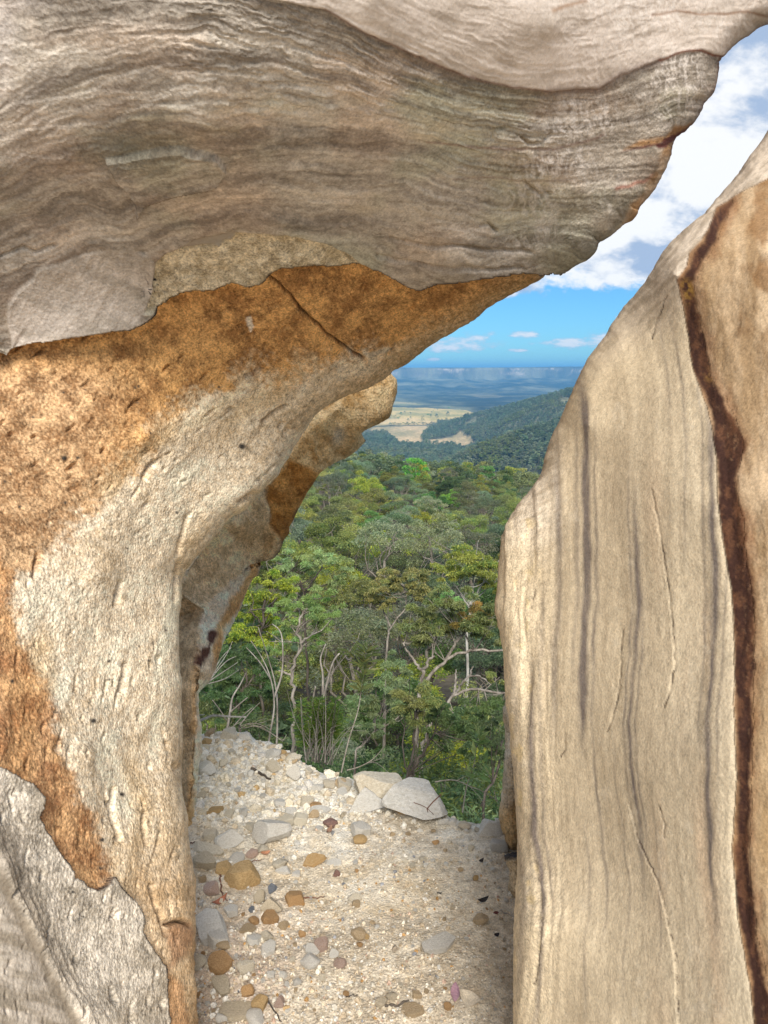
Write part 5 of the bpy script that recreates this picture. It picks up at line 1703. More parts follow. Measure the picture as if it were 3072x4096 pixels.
size = np.exp(rs.normal(math.log(0.0023), .5, n)) * (1 + .5 * sst(P[:, 1], 2, 3))
clus = sst(fbm(P[:, 0] * 3, P[:, 1] * 3, 2, 3), -.25, .3)
size *= .65 + .5 * clus
size = np.clip(size, .0014, .011)
q = rs.normal(size=(n, 4))
q /= np.linalg.norm(q, axis=1, keepdims=True)
w_, x_, y_, z_ = q.T
Rm = np.stack([1 - 2 * (y_ ** 2 + z_ ** 2), 2 * (x_ * y_ - z_ * w_), 2 * (x_ * z_ + y_ * w_), 2 * (x_ * y_ + z_ * w_), 1 - 2 * (x_ ** 2 + z_ ** 2), 2 * (y_ * z_ - x_ * w_),
               2 * (x_ * z_ - y_ * w_), 2 * (y_ * z_ + x_ * w_), 1 - 2 * (x_ ** 2 + y_ ** 2)], 1).reshape(n, 3, 3)
S = PV[None] * (size[:, None] * np.array([1, 1, 1]) * rs.uniform(.65, 1.25, (n, 3)))[:, None, :]
W3 = np.einsum('nij,nkj->nki', Rm, S) + np.stack([P[:, 0], P[:, 1], gz(P[:, 0], P[:, 1], True) + size * .3], 1)[:, None, :]
pal = np.array([(.66, .58, .45), (.74, .69, .59), (.56, .46, .33), (.50, .40, .28), (.78, .75, .69), (.33, .34, .37), (.22, .235, .27), (.52, .31, .13), (.58, .42, .33), (.44, .37, .29)])
pw_ = np.array([.26, .24, .16, .08, .12, .018, .007, .035, .04, .04])
ci = rs.choice(len(pal), n, p=pw_ / pw_.sum())
cc = pal[ci] * rs.uniform(.75, 1.2, (n, 1))
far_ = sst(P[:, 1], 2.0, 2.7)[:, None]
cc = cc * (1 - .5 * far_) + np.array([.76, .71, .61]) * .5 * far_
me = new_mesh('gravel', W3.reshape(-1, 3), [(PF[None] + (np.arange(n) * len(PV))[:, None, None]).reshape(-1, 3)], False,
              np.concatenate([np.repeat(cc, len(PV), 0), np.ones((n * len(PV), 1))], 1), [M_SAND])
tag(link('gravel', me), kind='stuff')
# ------------------------------------------------------------------ vegetation
class Acc:
    def __init__(self):
        self.V, self.F, self.C, self.n = [], [], [], 0

    def add(self, V, F, c=None):
        self.V.append(V)
        self.F.append(np.asarray(F) + self.n)
        if c is not None:
            self.C.append(np.broadcast_to(np.asarray(c, float), (len(V), 3)))
        self.n += len(V)

    def mesh(self, name, mats, smooth=True):
        return new_mesh(name, np.concatenate(self.V), self.F, smooth, np.concatenate(self.C) if self.C else None, mats)


def tube(P, R, sides=6):
    P = np.asarray(P, float)
    R = np.broadcast_to(np.asarray(R, float), (len(P),))
    T = np.gradient(P, axis=0)
    T /= np.linalg.norm(T, axis=1, keepdims=True) + 1e-9
    ref = np.array([.3, .9, .1]) if abs(T[0] @ np.array([.3, .9, .1])) < .9 else np.array([1., 0, 0])
    A = np.cross(T, ref)
    A /= np.linalg.norm(A, axis=1, keepdims=True) + 1e-9
    B = np.cross(T, A)
    th = np.arange(sides) * 2 * math.pi / sides
    V = P[:, None, :] + R[:, None, None] * (np.cos(th)[None, :, None] * A[:, None, :] + np.sin(th)[None, :, None] * B[:, None, :])
    n = len(P)
    k = np.arange(sides)
    F = [np.stack([i * sides + k, i * sides + (k + 1) % sides, (i + 1) * sides + (k + 1) % sides, (i + 1) * sides + k], 1) for i in range(n - 1)]
    V = np.concatenate([V.reshape(-1, 3), P[-1:]])
    F = np.concatenate(F)
    # closed tip as degenerate quads
    tip = np.stack([(n - 1) * sides + k, (n - 1) * sides + (k + 1) % sides, np.full(sides, n * sides), np.full(sides, n * sides)], 1)
    return V, np.concatenate([F]), tip[:, :3]


def add_tube(acc, P, R, sides=6):
    V, F, T = tube(P, R, sides)
    acc.add(V, F)
    acc.F.append(T + acc.n - len(V))


def spline(P, n=10, wob=0.0, rs=None):
    P = np.asarray(P, float)
    t = np.concatenate([[0], np.cumsum(np.linalg.norm(np.diff(P, axis=0), axis=1) + 1e-6)])
    tt = np.linspace(0, t[-1], n)
    # Catmull-Rom through the points
    out = []
    for u in tt:
        i = min(max(np.searchsorted(t, u) - 1, 0), len(P) - 2)
        p0, p1, p2, p3 = P[max(i - 1, 0)], P[i], P[i + 1], P[min(i + 2, len(P) - 1)]
        s = (u - t[i]) / (t[i + 1] - t[i])
        out.append(.5 * ((2 * p1) + (-p0 + p2) * s + (2 * p0 - 5 * p1 + 4 * p2 - p3) * s * s + (-p0 + 3 * p1 - 3 * p2 + p3) * s ** 3))
    out = np.array(out)
    if wob and rs is not None:
        out[1:-1] += rs.normal(size=(n - 2, 3)) * wob
    return out


def leaves(acc, C, D, L, wid, cols, rs, fold=.25):
    n = len(C)
    D = D / (np.linalg.norm(D, axis=1, keepdims=True) + 1e-9)
    S = np.cross(D, rs.normal(size=(n, 3)))
    S /= np.linalg.norm(S, axis=1, keepdims=True) + 1e-9
    N = np.cross(D, S)
    L = np.broadcast_to(L, (n,))[:, None]
    w = L * wid
    V = np.stack([C - D * L * .5, C + S * w * .5 + N * w * fold - D * L * .06, C + D * L * .5, C - S * w * .5 + N * w * fold - D * L * .06], 1).reshape(-1, 3)
    F = np.arange(n * 4).reshape(n, 4)
    acc.add(V, F, np.repeat(cols, 4, 0))


def clump(acc, c, r, n, L, wid, col, rs, flat=.62, droop=.5, shell=.55, tip=None):
    d = rs.normal(size=(n, 3))
    d /= np.linalg.norm(d, axis=1, keepdims=True)
    d[:, 2] = np.where(d[:, 2] < -.35, -d[:, 2] * .6, d[:, 2])
    rad = r * (shell + (1 - shell) * rs.rand(n)) * (1 + .22 * fbm(d[:, 0] * 2 + c[0], d[:, 1] * 2 + c[1], d[:, 2] * 2 + c[2], 2))
    P = c + d * rad[:, None] * np.array([1, 1, flat])
    D = d * np.array([1, 1, .4]) + rs.normal(size=(n, 3)) * .5 + np.array([0, 0, -droop])
    k = rs.uniform(.62, 1.35, (n, 1))
    cc = np.asarray(col)[None] * k
    if tip is not None:
        m = (rs.rand(n) < .33)[:, None]
        cc = np.where(m, np.asarray(tip)[None] * rs.uniform(.7, 1.2, (n, 1)), cc)
    leaves(acc, P, D, L * rs.uniform(.65, 1.3, n), wid, cc, rs)


PALETTE = {'olive': ((0.212, 0.248, 0.078), (0.373, 0.385, 0.109)), 'yellow': ((0.279, 0.309, 0.062), (0.576, 0.523, 0.101)), 'blue': ((0.194, 0.257, 0.140), (0.297, 0.367, 0.195)),
           'bright': ((0.194, 0.342, 0.081), (0.322, 0.496, 0.117)), 'dark': ((0.102, 0.163, 0.056), (0.169, 0.248, 0.078)), 'grey': ((0.271, 0.305, 0.171), (0.399, 0.410, 0.242)), 'rust': ((0.339, 0.214, 0.047), (0.475, 0.309, 0.062)),
           'light': ((0.279, 0.377, 0.140), (0.424, 0.513, 0.195))}


def gum(seed, H, W, lo, n_limb, n_clump, n_leaf, L, pal, wid=.36, r_clump=(.16, .24), trunk_r=None, two=False, bark=None, droop=.5, flat=.62, under=.25):
    """a gum tree at the origin: tapered leaning trunk, forked limbs, foliage in billowing clumps"""
    rs = np.random.RandomState(seed)
    tr, cr = Acc(), Acc()
    trunk_r = trunk_r or H * .017
    lean = rs.normal(size=2) * .06 * H
    top = np.array([lean[0], lean[1], H * (lo + .12)])
    pts = [np.zeros(3) - np.array([0, 0, .5])]
    for k in (.3, .65, 1):
        pts.append(top * k + np.array([*(rs.normal(size=2) * .02 * H), 0]) * (k < 1))
    tp = spline(pts, 9)
    add_tube(tr, tp, np.linspace(trunk_r * 1.15, trunk_r * .62, 9), 7)
    ends = []
    base_a = rs.uniform(0, 6.28)
    for i in range(n_limb):
        a = base_a + i * 6.28 / n_limb + rs.uniform(-.4, .4)
        s = tp[rs.randint(4, 9)]
        reach = W * .5 * rs.uniform(.35, .95)
        e = np.array([lean[0] + reach * math.cos(a), lean[1] + reach * math.sin(a), H * rs.uniform(lo + .28, .95 - .28 * (reach / (W * .5)) ** 2)])
        m_ = s * .5 + e * .5 + np.array([0, 0, -.04 * H]) + rs.normal(size=3) * .03 * H
        lp = spline([s, m_, e], 8, .012 * H, rs)
        add_tube(tr, lp, np.linspace(trunk_r * .55, trunk_r * .12, 8), 5)
        ends.append((lp, e))
    cl = []
    for i in range(n_clump):
        lp, e = ends[i % n_limb]
        if i < n_limb:
            c = e + rs.normal(size=3) * .02 * H
        else:
            a, rr = rs.uniform(0, 6.28), W * .5 * math.sqrt(rs.rand())
            zt = H * (.97 - .38 * (rr / (W * .5)) ** 2) - rs.rand() ** 2 * H * under
            c = np.array([lean[0] + rr * math.cos(a), lean[1] + rr * math.sin(a), zt])
            q_ = lp[rs.randint(3, 7)]
            add_tube(tr, spline([q_, (q_ + c) / 2 + rs.normal(size=3) * .02 * H, c], 5), np.linspace(trunk_r * .22, trunk_r * .06, 5), 4)
        cl.append(c)
    base, tip = PALETTE[pal]
    for c in cl:
        r = W * rs.uniform(*r_clump)
        col = np.asarray(base) * rs.uniform(.78, 1.3) * np.array([rs.uniform(.9, 1.15), 1, rs.uniform(.85, 1.15)])
        clump(cr, c, r, n_leaf, L, wid, col, rs, flat, droop, .5, tip)
    return tr.mesh('trunk', [bark or M_BARK]), cr.mesh('crown', [M_LEAF], False)


def plant_tree(name, label, cat, group, meshes, loc, scale=1.0, rz=0.0, parts=('trunk', 'crown'), tilt=(0, 0)):
    r = bpy.data.objects.new(name, None)
    COL.objects.link(r)
    r.location = loc
    r.rotation_euler = (tilt[0], tilt[1], rz)
    r.scale = (scale, scale, scale) if np.isscalar(scale) else scale
    tag(r, label, cat, group)
    for m_, p_ in zip(meshes, parts):
        link(p_, m_, r)
    return r


# ---- hero trees on the slope below the ledge: limbs and crowns stand where the photograph shows them
def hero(name, label, d, limbs, clumps, pal, seed, L=.16, n_leaf=520, bark=None, spread=.55, wid=.26, cat='tree', droop=.6, flat=.7, sub_branch=True):
    rs = np.random.RandomState(seed)
    tr, cr = Acc(), Acc()
    first = at(np.array(limbs[0][0][0][0]), np.array(limbs[0][0][0][1]), np.array(d))
    gzv = float(tz(first[0], first[1]))
    root = np.array([first[0] + rs.uniform(-.3, .3), first[1], gzv])
    allpts = []
    L, n_leaf = L * .74, int(n_leaf * 2.2)
    clumps = [(c_[0], c_[1], c_[2] * 1.16) + tuple(c_[3:]) for c_ in clumps]
    for li, (pl, r0, r1) in enumerate(limbs):
        dd = d + (0 if li == 0 else rs.uniform(-.03, .03) * d * spread)
        pts = []
        start_d = d
        if li > 0 and allpts:
            A = np.concatenate(allpts)
            p0 = at(np.array(pl[0][0]), np.array(pl[0][1]), np.array(d))
            v = (A - CAM)
            sc = v @ np.array([0, CP, -SP])
            pr = np.stack([1536 + FPX * v[:, 0] / sc, 2048 - FPX * (v @ np.array([0, SP, CP])) / sc], 1)
            k = np.argmin(np.hypot(pr[:, 0] - pl[0][0], pr[:, 1] - pl[0][1]))
            start_d = sc[k]
        drift = rs.uniform(-1, 1) * .06 * d * spread
        for i, (a, b) in enumerate(pl):
            pts.append(at(np.array(a), np.array(b), np.array(start_d + drift * i / max(len(pl) - 1, 1))))
        if li == 0:
            pts = [root - np.array([0, 0, .4])] + pts if pts[0][2] > gzv + .3 else pts
        P = spline(pts, max(8, 5 * len(pts)), .35 * (r0 + r1) / 2 / FPX * d, rs)
        k0, k1 = .78 * r0 / FPX * d, .72 * r1 / FPX * d
        add_tube(tr, P, np.linspace(k0, k1, len(P)), 7)
        allpts.append(P)
    A = np.concatenate(allpts)
    base, tip = PALETTE[pal]
    for c_ in clumps:
        a, b, r = c_[:3]
        pp = PALETTE[c_[3]] if len(c_) > 3 else (base, tip)
        rw = r / FPX * d
        c = at(np.array(a), np.array(b), np.array(d + rs.uniform(-1.2, 1.2) * rw * spread * 1.6))
        j = np.argmin(np.linalg.norm(A - c, axis=1))
        if sub_branch:
            for k in range(3):
                e = c + rs.normal(size=3) * rw * .45
                s = A[max(0, min(len(A) - 1, j + rs.randint(-2, 3)))]
                add_tube(tr, spline([s, (s + e) / 2 + rs.normal(size=3) * .12 * rw + np.array([0, 0, -.1 * rw]), e], 6), np.linspace(.02 * d / 25, .006 * d / 25, 6), 4)
        n_sub = 7
        for k in range(n_sub):
            o = rs.normal(size=3) * np.array([.55, .55, .36]) * rw
            col = np.asarray(pp[0]) * rs.uniform(.72, 1.35) * np.array([rs.uniform(.88, 1.2), 1, rs.uniform(.8, 1.15)])
            clump(cr, c + o, rw * rs.uniform(.30, .55), int(n_leaf / n_sub * (r / 70) ** 1.6) + 6, L, wid, col, rs, flat, droop, .35, pp[1])
    rt = bpy.data.objects.new(name, None)
    COL.objects.link(rt)
    rt.location = root
    tag(rt, label, cat)
    for nm, acc, mt_ in (('trunk', tr, bark or M_BARK), ('crown', cr, M_LEAF_NEAR)):
        if acc.V:
            child_world(nm, acc.mesh(nm, [mt_], nm == 'trunk'), rt)
    return rt


hero('gum_tree', 'umbrella-topped gum beside the striped boulder with a fan of white branches', 38,
     [([(1872, 2560), (1880, 2430)], 10, 7), ([(1880, 2430), (1855, 2370), (1828, 2318)], 6, 3), ([(1880, 2425), (1893, 2350), (1895, 2300)], 6, 3), ([(1885, 2420), (1915, 2360), (1942, 2322)], 6, 3), ([(1876, 2430), (1846, 2380), (1822, 2340)], 5, 2), ([(1888, 2410), (1955, 2350), (1985, 2320)], 4, 2)],
     [(1800, 2268, 55), (1850, 2240, 60), (1900, 2232, 62), (1950, 2248, 58), (1985, 2290, 50), (1840, 2285, 55), (1910, 2280, 60), (1960, 2320, 40), (1785, 2295, 40), (1995, 2340, 40)], 'yellow', 3, .26, 900, M_BARK_WHITE, flat=.55)
hero('gum_tree', 'twin umbrella gum with a white forked limb at the centre of the view', 36,
     [([(1545, 2640), (1565, 2509), (1598, 2466), (1628, 2424), (1668, 2380)], 11, 4), ([(1565, 2509), (1530, 2440), (1515, 2390)], 6, 3), ([(1628, 2424), (1622, 2395), (1640, 2350)], 4, 2)],
     [(1650, 2310, 55), (1690, 2340, 45), (1620, 2330, 50), (1550, 2300, 48), (1515, 2335, 45), (1580, 2350, 45), (1680, 2375, 35), (1500, 2390, 42), (1560, 2410, 40)], 'yellow', 5, .25, 900, M_BARK, flat=.6)
hero('gum_tree', 'spreading gum with a red streaked forked trunk and long bent limb', 25,
     [([(1672, 2850), (1685, 2765), (1729, 2690), (1780, 2644), (1822, 2618), (1898, 2602), (1965, 2606), (2030, 2604)], 17, 6), ([(1683, 2765), (1694, 2690), (1712, 2645), (1738, 2625)], 12, 6), ([(1694, 2690), (1662, 2648), (1624, 2597), (1611, 2572)], 9, 4),
      ([(1780, 2644), (1814, 2589), (1843, 2547), (1900, 2480)], 9, 4), ([(1898, 2602), (1925, 2560), (1950, 2500)], 5, 2)],
     [(1760, 2420, 60), (1830, 2400, 60), (1890, 2440, 55, 'rust'), (1870, 2470, 45, 'rust'), (1800, 2500, 66), (1880, 2510, 66), (1960, 2500, 60), (1740, 2530, 50), (1680, 2560, 48), (1990, 2440, 50), (1720, 2470, 55), (1960, 2560, 45), (1640, 2480, 50)], 'olive', 7, .19, 900)
hero('gum_tree', 'low gum with pale crooked arms reaching to the striped boulder', 22,
     [([(1700, 2960), (1760, 2860), (1788, 2817), (1814, 2783), (1906, 2758), (1991, 2775), (2040, 2766)], 15, 6), ([(1814, 2783), (1822, 2711), (1822, 2678)], 9, 3), ([(1822, 2775), (1847, 2737), (1881, 2703), (1928, 2711), (1965, 2741)], 8, 3), ([(1881, 2703), (1885, 2680), (1893, 2665)], 5, 2)],
     [(1960, 2830, 58), (1900, 2840, 58), (1985, 2900, 52), (1850, 2900, 55), (1930, 2920, 55), (1965, 2715, 30, 'olive')], 'dark', 9, .15, 900)
hero('gum_tree', 'slender white trunked gum with an airy crown at the left', 22,
     [([(1172, 2985), (1177, 2867), (1172, 2741), (1170, 2690), (1177, 2648), (1194, 2606), (1206, 2572), (1189, 2530), (1198, 2488), (1215, 2437)], 14, 6), ([(1170, 2707), (1139, 2690), (1101, 2669), (1099, 2635)], 7, 3), ([(1202, 2572), (1244, 2542), (1286, 2521)], 7, 3), ([(1189, 2530), (1215, 2500), (1245, 2475)], 5, 2)],
     [(1215, 2405, 60), (1265, 2430, 52), (1150, 2420, 50), (1300, 2500, 48), (1180, 2480, 45), (1110, 2600, 40), (1330, 2450, 40), (1240, 2560, 40), (1130, 2530, 40)], 'light', 11, .15, 560, M_BARK)
hero('gum_tree', 'open crowned gum with dark forked boughs standing behind the white trunked one', 34,
     [([(1219, 2470), (1219, 2395), (1210, 2357), (1198, 2319)], 11, 5), ([(1222, 2380), (1227, 2361), (1253, 2319), (1291, 2268)], 7, 3), ([(1219, 2395), (1275, 2395), (1340, 2386)], 6, 2), ([(1210, 2357), (1185, 2320), (1170, 2290)], 5, 2)],
     [(1200, 2235, 52), (1260, 2235, 52), (1320, 2250, 48), (1150, 2280, 45), (1370, 2290, 42), (1240, 2300, 45), (1330, 2330, 40), (1180, 2330, 40)], 'light', 13, .22, 420, M_BARK_DARK)
hero('gum_tree', 'dense yellow green gum pressed against the nose of the ochre boulder', 31,
     [([(1040, 2640), (1050, 2500), (1060, 2400)], 10, 6), ([(1050, 2500), (1000, 2440)], 6, 3), ([(1055, 2450), (1110, 2390)], 6, 3)],
     [(1045, 2330, 52), (1110, 2345, 55), (1000, 2400, 55), (1070, 2420, 58), (1140, 2400, 50), (960, 2470, 55), (1040, 2490, 60), (1110, 2480, 50), (930, 2540, 52), (1000, 2560, 55), (1070, 2560, 50)], 'yellow', 15, .22, 900, M_BARK_DARK)
hero('gum_tree', 'dark leafy gum filling the gap behind the rubble bank at the far left', 17,
     [([(960, 2960), (955, 2850), (975, 2760), (985, 2690)], 11, 5), ([(955, 2850), (900, 2790)], 6, 3), ([(975, 2760), (1020, 2700)], 6, 3)],
     [(900, 2700, 60), (960, 2660, 60), (1020, 2680, 58), (880, 2780, 58), (950, 2770, 60), (1020, 2780, 55), (900, 2850, 48), (980, 2850, 48), (1060, 2730, 45), (960, 2600, 50)], 'dark', 17, .12, 900, M_BARK_DARK)
hero('gum_tree', 'pale feathery small tree with a kinked trunk below the centre', 17,
     [([(1420, 3040), (1438, 2994), (1501, 2926), (1569, 2889), (1607, 2846), (1604, 2815)], 10, 4), ([(1501, 2926), (1497, 2876), (1527, 2846), (1560, 2804), (1586, 2749)], 7, 3)],
     [(1480, 2770, 58), (1550, 2730, 55), (1590, 2860, 42), (1530, 2820, 48), (1440, 2840, 50), (1420, 2920, 48), (1480, 2920, 40), (1560, 2660, 50), (1610, 2720, 40)], 'light', 19, .12, 800)
hero('gum_tree', 'multi stemmed dark tree rising behind the great white slab', 14,
     [([(1625, 3150), (1648, 3036), (1655, 2923), (1660, 2850)], 13, 6), ([(1640, 3120), (1684, 3017), (1712, 2977), (1707, 2900)], 11, 5), ([(1712, 2977), (1745, 2920)], 6, 3), ([(1630, 3100), (1612, 3000), (1618, 2900)], 5, 3)],
     [(1650, 2800, 56, 'olive'), (1700, 2830, 56, 'olive'), (1600, 2840, 45), (1740, 2880, 52), (1790, 2850, 50), (1830, 2920, 52), (1880, 2960, 50), (1760, 2960, 48), (1680, 2750, 45, 'olive'), (1940, 2990, 46), (1820, 3000, 45)], 'dark', 21, .10, 1000, M_BARK_DARK)
hero('gum_tree', 'leaning dark trunk in the gap left of the cream boulder', 13,
     [([(1935, 3215), (1970, 3130), (1995, 3050), (2010, 2960)], 10, 6), ([(1970, 3130), (1945, 3080)], 4, 2)],
     [(2010, 2940, 50), (1965, 2900, 48), (2020, 3020, 42), (1930, 3060, 36)], 'dark', 23, .10, 800, M_BARK_DARK)


# ---- bare saplings and dead sticks
def sticks(name, label, d, lines, mat, cat, seed, root_to=None, spread=.3, group=None):
    rs = np.random.RandomState(seed)
    acc = Acc()
    p0 = None
    for pl, r0, r1 in lines:
        drift = rs.uniform(-1, 1) * spread * .1 * d
        P = spline([at(np.array(a), np.array(b), np.array(d + drift * i / max(1, len(pl) - 1))) for i, (a, b) in enumerate(pl)], 4 * len(pl))
        if p0 is None:
            p0 = P[0]
        add_tube(acc, P, np.linspace(r0 / FPX * d, r1 / FPX * d, len(P)), 5)
    me = acc.mesh(name, [mat])
    me.transform(Matrix.Translation(-Vector(p0)))
    o = link(name, me, None, p0)
    tag(o, label, cat, group)
    return o


sticks('bare_sapling', 'tallest bare white sapling with stems curving left at the left of the trees', 11,
       [([(1070, 3010), (1080, 2935), (1097, 2825), (1084, 2720), (1050, 2635), (1004, 2564)], 5, 1.5), ([(1105, 3000), (1109, 2910), (1107, 2783), (1092, 2699), (1067, 2614), (1033, 2509)], 5, 1.5), ([(1084, 2720), (1040, 2650), (985, 2590)], 3, 1.5),
        ([(1097, 2790), (1128, 2690), (1130, 2572), (1118, 2521), (1088, 2496)], 5, 2), ([(1067, 2614), (1050, 2560)], 2, 1), ([(1130, 2572), (1090, 2540), (1065, 2525)], 2, 1)], M_BARK, 'sapling', 31)
sticks('bare_sapling', 'bare forked grey sapling standing right of the white trunked gum', 17,
       [([(1250, 2960), (1265, 2867), (1295, 2783), (1329, 2656), (1358, 2614)], 9, 3), ([(1291, 2780), (1291, 2699), (1282, 2635), (1303, 2576)], 6, 2), ([(1300, 2760), (1330, 2690), (1335, 2640)], 4, 2), ([(1240, 2900), (1252, 2800), (1262, 2745)], 6, 3)], M_BARK, 'sapling', 33)
sticks('dead_shrub', 'fan of dead grey twigs poking out beside the broken ochre boulder', 7,
       [([(835, 2725), (880, 2640), (925, 2590)], 3, 1), ([(835, 2725), (900, 2650), (945, 2625)], 3, 1), ([(830, 2730), (890, 2690), (950, 2650)], 3, 1), ([(835, 2720), (870, 2620), (888, 2575)], 3, 1), ([(850, 2700), (905, 2620), (930, 2565)], 2.5, 1), ([(835, 2735), (900, 2715), (955, 2680)], 2.5, 1), ([(860, 2690), (870, 2640), (862, 2600)], 2, 1)], M_DEADWOOD, 'shrub', 35)
sticks('dead_shrub', 'dead branching stems rising from the dark hollow above the rubble bank', 12,
       [([(905, 2940), (920, 2850), (930, 2790), (960, 2740), (985, 2690)], 7, 2), ([(920, 2850), (960, 2815), (990, 2790)], 4, 2), ([(905, 2880), (880, 2840), (850, 2800)], 3, 1.5), ([(960, 2900), (1000, 2850), (1040, 2810)], 3, 1.5), ([(930, 2910), (975, 2860), (1010, 2830)], 3, 1.5)], M_BARK, 'shrub', 37)
sticks('dead_branch', 'white dead branch lying level across the bank crest', 3.42,
       [([(795, 2884), (825, 2872), (856, 2862), (920, 2866), (985, 2868)], 5.5, 3.5), ([(856, 2862), (852, 2855)], 4, 2), ([(975, 2866), (986, 2872)], 2, 1), ([(780, 2861), (818, 2858)], 3, 2)], M_BARK_WHITE, 'branch', 39, spread=0)
sticks('dead_branch', 'heap of thin dry twigs trailing over the rubble bank crest', 3.22,
       [([(960, 2905), (1000, 2893), (1040, 2898), (1085, 2920)], 1.6, .8), ([(975, 2912), (1020, 2905), (1060, 2912)], 1.4, .8), ([(985, 2895), (1050, 2915), (1110, 2950), (1140, 2962)], 1.5, .7), ([(940, 2898), (985, 2880), (1000, 2878)], 1.4, .8),
        ([(1000, 2908), (1030, 2885), (1055, 2875)], 1.2, .6), ([(1010, 2900), (1060, 2905), (1100, 2890)], 1.2, .6), ([(1040, 2905), (1090, 2935), (1130, 2965)], 1.4, .7), ([(960, 2915), (990, 2900), (1050, 2890), (1100, 2870)], 1.3, .6), ([(1130, 2965), (1140, 2950), (1146, 2938)], 1.4, .8)], M_DEADWOOD, 'twigs', 41, spread=.1)
sticks('dead_branch', 'long pale forked branch sweeping up from the brink left of the white slab', 2.98,
       [([(1388, 3081), (1440, 3066), (1490, 3038), (1525, 3000), (1540, 2975)], 2.6, 1), ([(1440, 3066), (1500, 3050), (1565, 3100)], 1.6, .8), ([(1470, 3052), (1530, 3030), (1545, 3005)], 1.4, .7)], M_DEADWOOD, 'branch', 43, spread=.4)
sticks('dead_branch', 'thin grey twig arching past the right end of the great white slab', 2.78,
       [([(1740, 3128), (1780, 3121), (1825, 3122), (1880, 3145), (1930, 3165), (2010, 3215)], 3, 1.3), ([(1825, 3124), (1850, 3110), (1862, 3105)], 1.6, .8), ([(1880, 3145), (1920, 3190), (1940, 3220)], 1.6, .8)], M_DEADWOOD, 'branch', 45, spread=.3)
sticks('fallen_twig', 'reddish forked twig lying on the great white slab', 2.42,
       [([(1708, 3236), (1735, 3205), (1765, 3178)], 2.6, 2.0), ([(1655, 3210), (1700, 3228), (1735, 3258)], 1.8, 1.2), ([(1708, 3236), (1712, 3250)], 2, 1)], M_REDTWIG, 'twig', 47, spread=.1)


def ground_twig(label, pts, r, mat, name='fallen_twig', cat='twig', lift=.006):
    acc = Acc()
    P = []
    for a, b in pts:
        p = CAM + ray(np.array(float(a)), np.array(float(b))) * ground_hit(a, b)
        P.append((p[0], p[1], float(gz(p[0], p[1], True)) + lift))
    P = spline(P, 4 * len(P), .0012, np.random.RandomState(int(pts[0][0])))
    add_tube(acc, P, np.linspace(r, r * .5, len(P)), 5)
    me = acc.mesh(name, [mat])
    me.transform(Matrix.Translation(-Vector(P[0])))
    tag(link(name, me, None, P[0]), label, cat)


ground_twig('thin straight brown twig beside the squarish orange stone', [(1216, 3600), (1256, 3596), (1298, 3590)], .0022, M_REDTWIG)
ground_twig('bent brown twig standing between the ochre stones and the wall', [(881, 3508), (886, 3568), (896, 3596), (910, 3612)], .003, M_REDTWIG)
ground_twig('dark twig along the lower middle of the sand', [(1538, 4034), (1590, 4026), (1636, 4010)], .0036, M_BARK_DARK)
ground_twig('thin dark twig running off the bottom of the picture', [(1066, 3995), (1090, 4040), (1126, 4096)], .0026, M_BARK_DARK)
ground_twig('short brown twig behind the ochre brick-shaped stone', [(992, 3464), (1020, 3450), (1046, 3434)], .0018, M_REDTWIG)
ground_twig('pale curved twig against the striped boulder foot', [(1998, 3652), (2030, 3664), (2068, 3684)], .0022, M_DEADWOOD)
ground_twig('slim black twig near the bottom centre of the sand', [(1385, 4000), (1420, 3996), (1432, 3994)], .0016, M_BARK_DARK)
ground_twig('long dark bark strip lying on the left rubble slope', [(1006, 3082), (1045, 3098), (1086, 3124)], .007, M_BARK_DARK, 'bark_strip', 'bark')
ground_twig('curled brown leaf stalk at the wall foot beside the cream slab', [(762, 3378), (785, 3368), (802, 3380)], .002, M_REDTWIG)


def fallen_leaf(label, px, py, w, h, col, ang, curl=.3, name='fallen_leaf', lift=.004, cat='leaf', z_add=0.0, wide=.34):
    d = ground_hit(px, py)
    p = CAM + ray(np.array(float(px)), np.array(float(py))) * d
    Lg = math.hypot(w, h * 1.35) / FPX * d
    n = 9
    V, F = [], []
    for i in range(n):
        t = i / (n - 1)
        hw = Lg * wide * .5 * (math.sin(math.pi * min(t * 1.02, 1)) ** .8) + .0003
        z = curl * Lg * (t - .5) ** 2 * 1.6
        for k in (-1, 0, 1):
            V.append(((t - .5) * Lg, k * hw, z + abs(k) * hw * .35))
    for i in range(n - 1):
        for k in (0, 1):
            F.append((i * 3 + k, (i + 1) * 3 + k, (i + 1) * 3 + k + 1, i * 3 + k + 1))
    V = np.array(V)
    V2 = V - np.array([0, 0, .0008])
    F = np.array(F)
    me = new_mesh(name, np.concatenate([V, V2]), [np.concatenate([F, F[:, ::-1] + len(V)])], True, None, [mat_noise(name + '_skin', tuple(c * .75 for c in col), tuple(min(1, c * 1.15) for c in col), 60, .3, .001, .6)])
    o = link(name, me, None, (p[0], p[1], float(gz(p[0], p[1], True)) + lift + z_add))
    o.rotation_euler = (.12, .08, ang)
    tag(o, label, cat)


